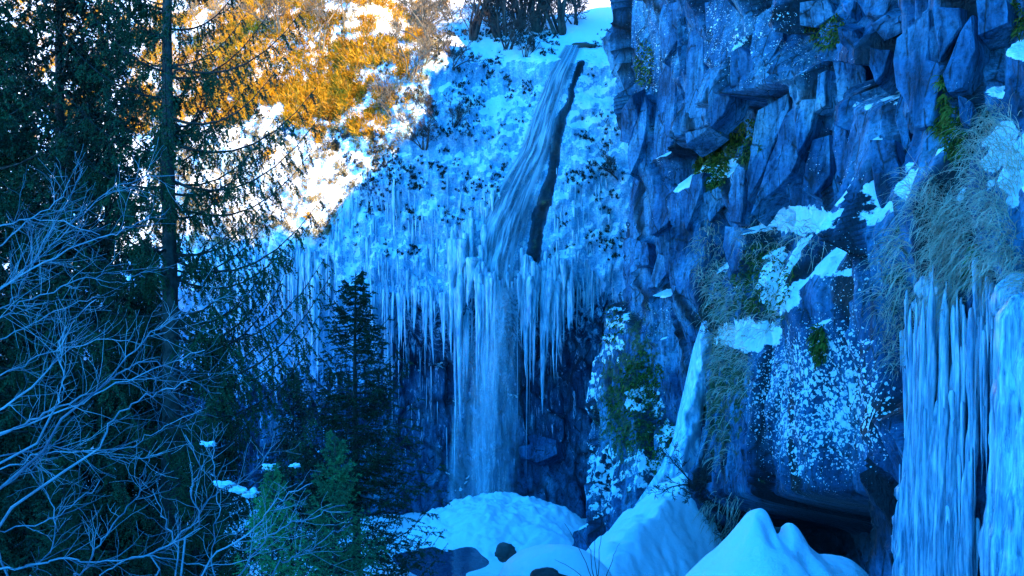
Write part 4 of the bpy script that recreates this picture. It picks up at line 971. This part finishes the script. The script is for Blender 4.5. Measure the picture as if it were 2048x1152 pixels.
tufts('heath_tufts', rg.choice(msk, min(2000, len(msk)), replace=False), rg, 0.15, 22, 0.028, M_TUFT, 'dark heath tufts poking through the shaded snow slope', 'heath')
core = np.exp(-(((fx - 520) / 170) ** 2 + ((fy_ - 120) / 110) ** 2)); core2 = np.exp(-(((fx - 690) / 100) ** 2 + ((fy_ - 150) / 90) ** 2))
gn = fbm(fp[:, 0] * .7, fp[:, 2] * .9, o=4, s=57) + 0.85 * core + 0.3 * core2 - 0.5 * sm(170, 320, fy_)
lit_px = np.interp(fy_, [-60, 75, 140, 235, 320, 395, 470, 500], [930, 880, 845, 820, 750, 670, 640, 300])
ms2 = np.where((gn > 0.14) & (fx > 0) & (fx < lit_px) & (fy_ > -60) & (fp[:, 1] < 130))[0]
wt = 0.15 + core[ms2]; wt /= wt.sum()
tufts('golden_grass', rg.choice(ms2, min(8000, len(ms2)), replace=False, p=wt), rg, 0.36, 17, 0.036, M_GOLD, 'golden dry grass and brush on the sunlit slope behind the spruces', 'grass', upb=0.7)

gb = fbm(fp[:, 0] * 2.2, fp[:, 2] * 2.2, o=3, s=58) - 0.1 * core
ms3 = np.where((gb > 0.04) & (fx > 300) & (fx < lit_px + 20) & (fy_ > -40) & (fp[:, 1] < 110))[0]
M_BRUSH = m_leaf('tan_brush', (0.16, 0.10, 0.03), (0.48, 0.34, 0.13), 0.8, 1.0)
tufts('dry_brush', rg.choice(ms3, min(7000, len(ms3)), replace=False), rg, 0.24, 12, 0.024, M_BRUSH, 'fine tan brush speckling the bright sunlit snow between spruce and falls', 'brush', upb=0.5)

# ------------------------------------------------------------------ hanging grass, moss and small growth on the right cliff
def hang_grass(name, spots, mat_, label, cat, seed, L=(.35, .8), wd=0.006, flow=(-.35, -.45, -1.0)):
    rg = np.random.default_rng(seed); V = []; Fq = []; off_ = 0
    for (x, y, rx, ry, cnt) in spots:
        for _ in range(cnt):
            a, r_ = rg.random() * 6.28, math.sqrt(rg.random()); h = hit(x + rx * r_ * math.cos(a), y + ry * r_ * math.sin(a), 'r')
            if not h: continue
            p = np.array(h[0]); dv = np.array(h[1]) * 0.9 + np.array([0, 0, .25]) + rg.normal(size=3) * .35; l = rg.uniform(*L) * p[1] / 18.0 ** (1 if False else 1) if p[1] < 20 else rg.uniform(*L)
            seg = 5; pts = [p]; fl = np.array(flow) + rg.normal(size=3) * .25
            for k in range(seg): dv = dv / np.linalg.norm(dv); pts.append(pts[-1] + dv * l / seg); dv = dv + fl * 0.45
            pts = np.array(pts); sd = np.cross(pts[-1] - pts[0], rg.normal(size=3)); sd /= np.linalg.norm(sd); w_ = (wd * np.linspace(1, .25, seg + 1))[:, None] * max(1.0, p[1] / 20)
            V.append(np.stack([pts - sd * w_, pts + sd * w_], 1).reshape(-1, 3)); i = np.arange(seg) * 2 + off_
            Fq.append(np.stack([i, i + 1, i + 3, i + 2], -1)); off_ += (seg + 1) * 2
    return link(name, mesh_from(name, np.concatenate(V), np.concatenate(Fq), False), mat_, kind='stuff', label=label, category=cat)
hang_grass('hanging_grass', [(1990, 320, 60, 110, 700), (1960, 480, 75, 100, 950), (2020, 560, 45, 70, 400), (1900, 530, 45, 120, 700), (1900, 640, 25, 60, 300), (1860, 400, 50, 60, 300)], M_HAY, 'grey dry grass hanging in tresses over the near rock at right', 'grass', 60)
hang_grass('hanging_grass', [(1440, 640, 35, 100, 350), (1420, 520, 30, 80, 250), (1560, 480, 90, 60, 220), (1510, 620, 60, 60, 220), (1470, 740, 40, 60, 200), (1450, 1060, 60, 80, 350), (1440, 850, 25, 100, 120), (1800, 600, 40, 150, 350)], M_HAY, 'sparse dry grass trailing down the ledges of the middle rock face', 'grass', 61, L=(.4, .9), wd=0.008)
hang_grass('moss_cushions', [(1425, 335, 35, 40, 900), (1490, 280, 60, 45, 600), (1880, 215, 18, 60, 350), (1910, 270, 20, 60, 350), (1530, 560, 60, 70, 400), (1650, 60, 40, 40, 350), (1640, 690, 16, 40, 250), (1270, 820, 60, 90, 500), (1210, 650, 40, 40, 250), (1290, 760, 40, 60, 300), (1290, 130, 20, 50, 200), (1330, 900, 40, 60, 300), (2030, 40, 25, 40, 200), (1880, 830, 30, 60, 200), (1950, 540, 20, 50, 200)], M_MOSS, 'green moss cushions in the cracks of the right cliff', 'moss', 62, L=(.10, .28), wd=0.02, flow=(-.1, -.1, -1.2))
# bare shrubs on the right cliff foot and twigs at the bottom edge
for i, (x, y, sc, lab, tl) in enumerate([(1395, 965, 0.85, 'dark leafless shrub leaning left over the frozen runnel', (.3, -1.0)), (1400, 1060, 0.6, 'small dark leafless shrub low on the mossy rock foot', (.2, -1.0)), (1440, 670, 0.5, 'tiny leafless shrub at the top of the frozen runnel', (.2, -.4))]):
    h = hit(x, y, 'r'); plant_shrub(SHB, h[0], sc, lab, M_TWIG, i * 2 + 1.0, 'bare shrubs on the right cliff', tilt=tl)
M_RED = m_leaf('reddish_twig_bark', (0.06, 0.025, 0.02), (0.12, 0.05, 0.04), 0.6, 3)
root = thing('bare_sapling', 'reddish bare stems rising before the snow capped boulder', 'bare sapling', tuple(at(1190, 1175, 30)))
rg = np.random.default_rng(66)
for pts in [[(1190, 1175), (1165, 1110), (1130, 1045)], [(1195, 1175), (1200, 1100), (1205, 1040)], [(1192, 1175), (1180, 1100), (1155, 1060)], [(1205, 1175), (1225, 1120), (1238, 1085)], [(1185, 1175), (1150, 1140), (1110, 1120)], [(1198, 1175), (1190, 1120), (1188, 1070)]]:
    P_ = np.array([np.array(at(x, y, 30 + rg.normal() * .1)) for x, y in pts]); tt = np.linspace(0, 1, 3); ft = np.linspace(0, 1, 9); P_ = np.stack([np.interp(ft, tt, P_[:, k]) for k in range(3)], -1) + rg.normal(size=(9, 3)) * .012
    V, F_ = tubes([(P_ - np.array(root.location), np.linspace(.014, .005, 9))], 5); link('stem', mesh_from('stem', V, F_), M_RED, root)
# dark stone in the hollow of the front mound, mossy rim of the capped boulder, capstone at the lip of the stream
M_DARK = m_leaf('dark_wet_stone', (0.02, 0.022, 0.022), (0.07, 0.07, 0.06), 0.5, 3)
tag(lump('boulder', at(1556, 1078, 23.3), 0.34, M_DARK, None, 61, (1.0, .6, .8)), 'dark stone showing in the hollow of the carved snow mound', 'boulder')
tag(lump('boulder', at(1095, 1160, 36.0), 0.45, M_DARK, None, 62, (1.5, .8, .8)), 'dark mossy rock under the rim of the round snow cap', 'boulder')
tag(lump('boulder', at(1012, 1105, 50), 0.45, M_DARK, None, 63, (1.1, 1, .9)), 'dark stone poking out between ice dome and snow cap', 'boulder')
h = hit(1165, 92, 'b'); tag(lump('boulder', h[0], 0.55, M_DARK, None, 64, (1.6, 1, .45)), 'flat brown capstone at the lip of the stream', 'boulder')
# small cushions of snow caught on the low branches
for i, (x, y, r, lab) in enumerate([(415, 888, .10, 'small snow cushion on a dark twig, highest of the row'), (540, 934, .10, 'small round snow cushion on the spruce bough right of the others'), (590, 930, .07, 'tiny snow cushion at the far right end of the bough'), (445, 968, .11, 'left snow cushion on the low bough'), (475, 980, .13, 'middle snow cushion on the low bough'), (505, 986, .13, 'right snow cushion on the low bough')]):
    tag(lump('snow_cushion', at(x, y, 15.5), r * 0.6, M_SNOW, None, 200 + i, (1.6, .9, .55), amp=0.9), lab, 'snow')
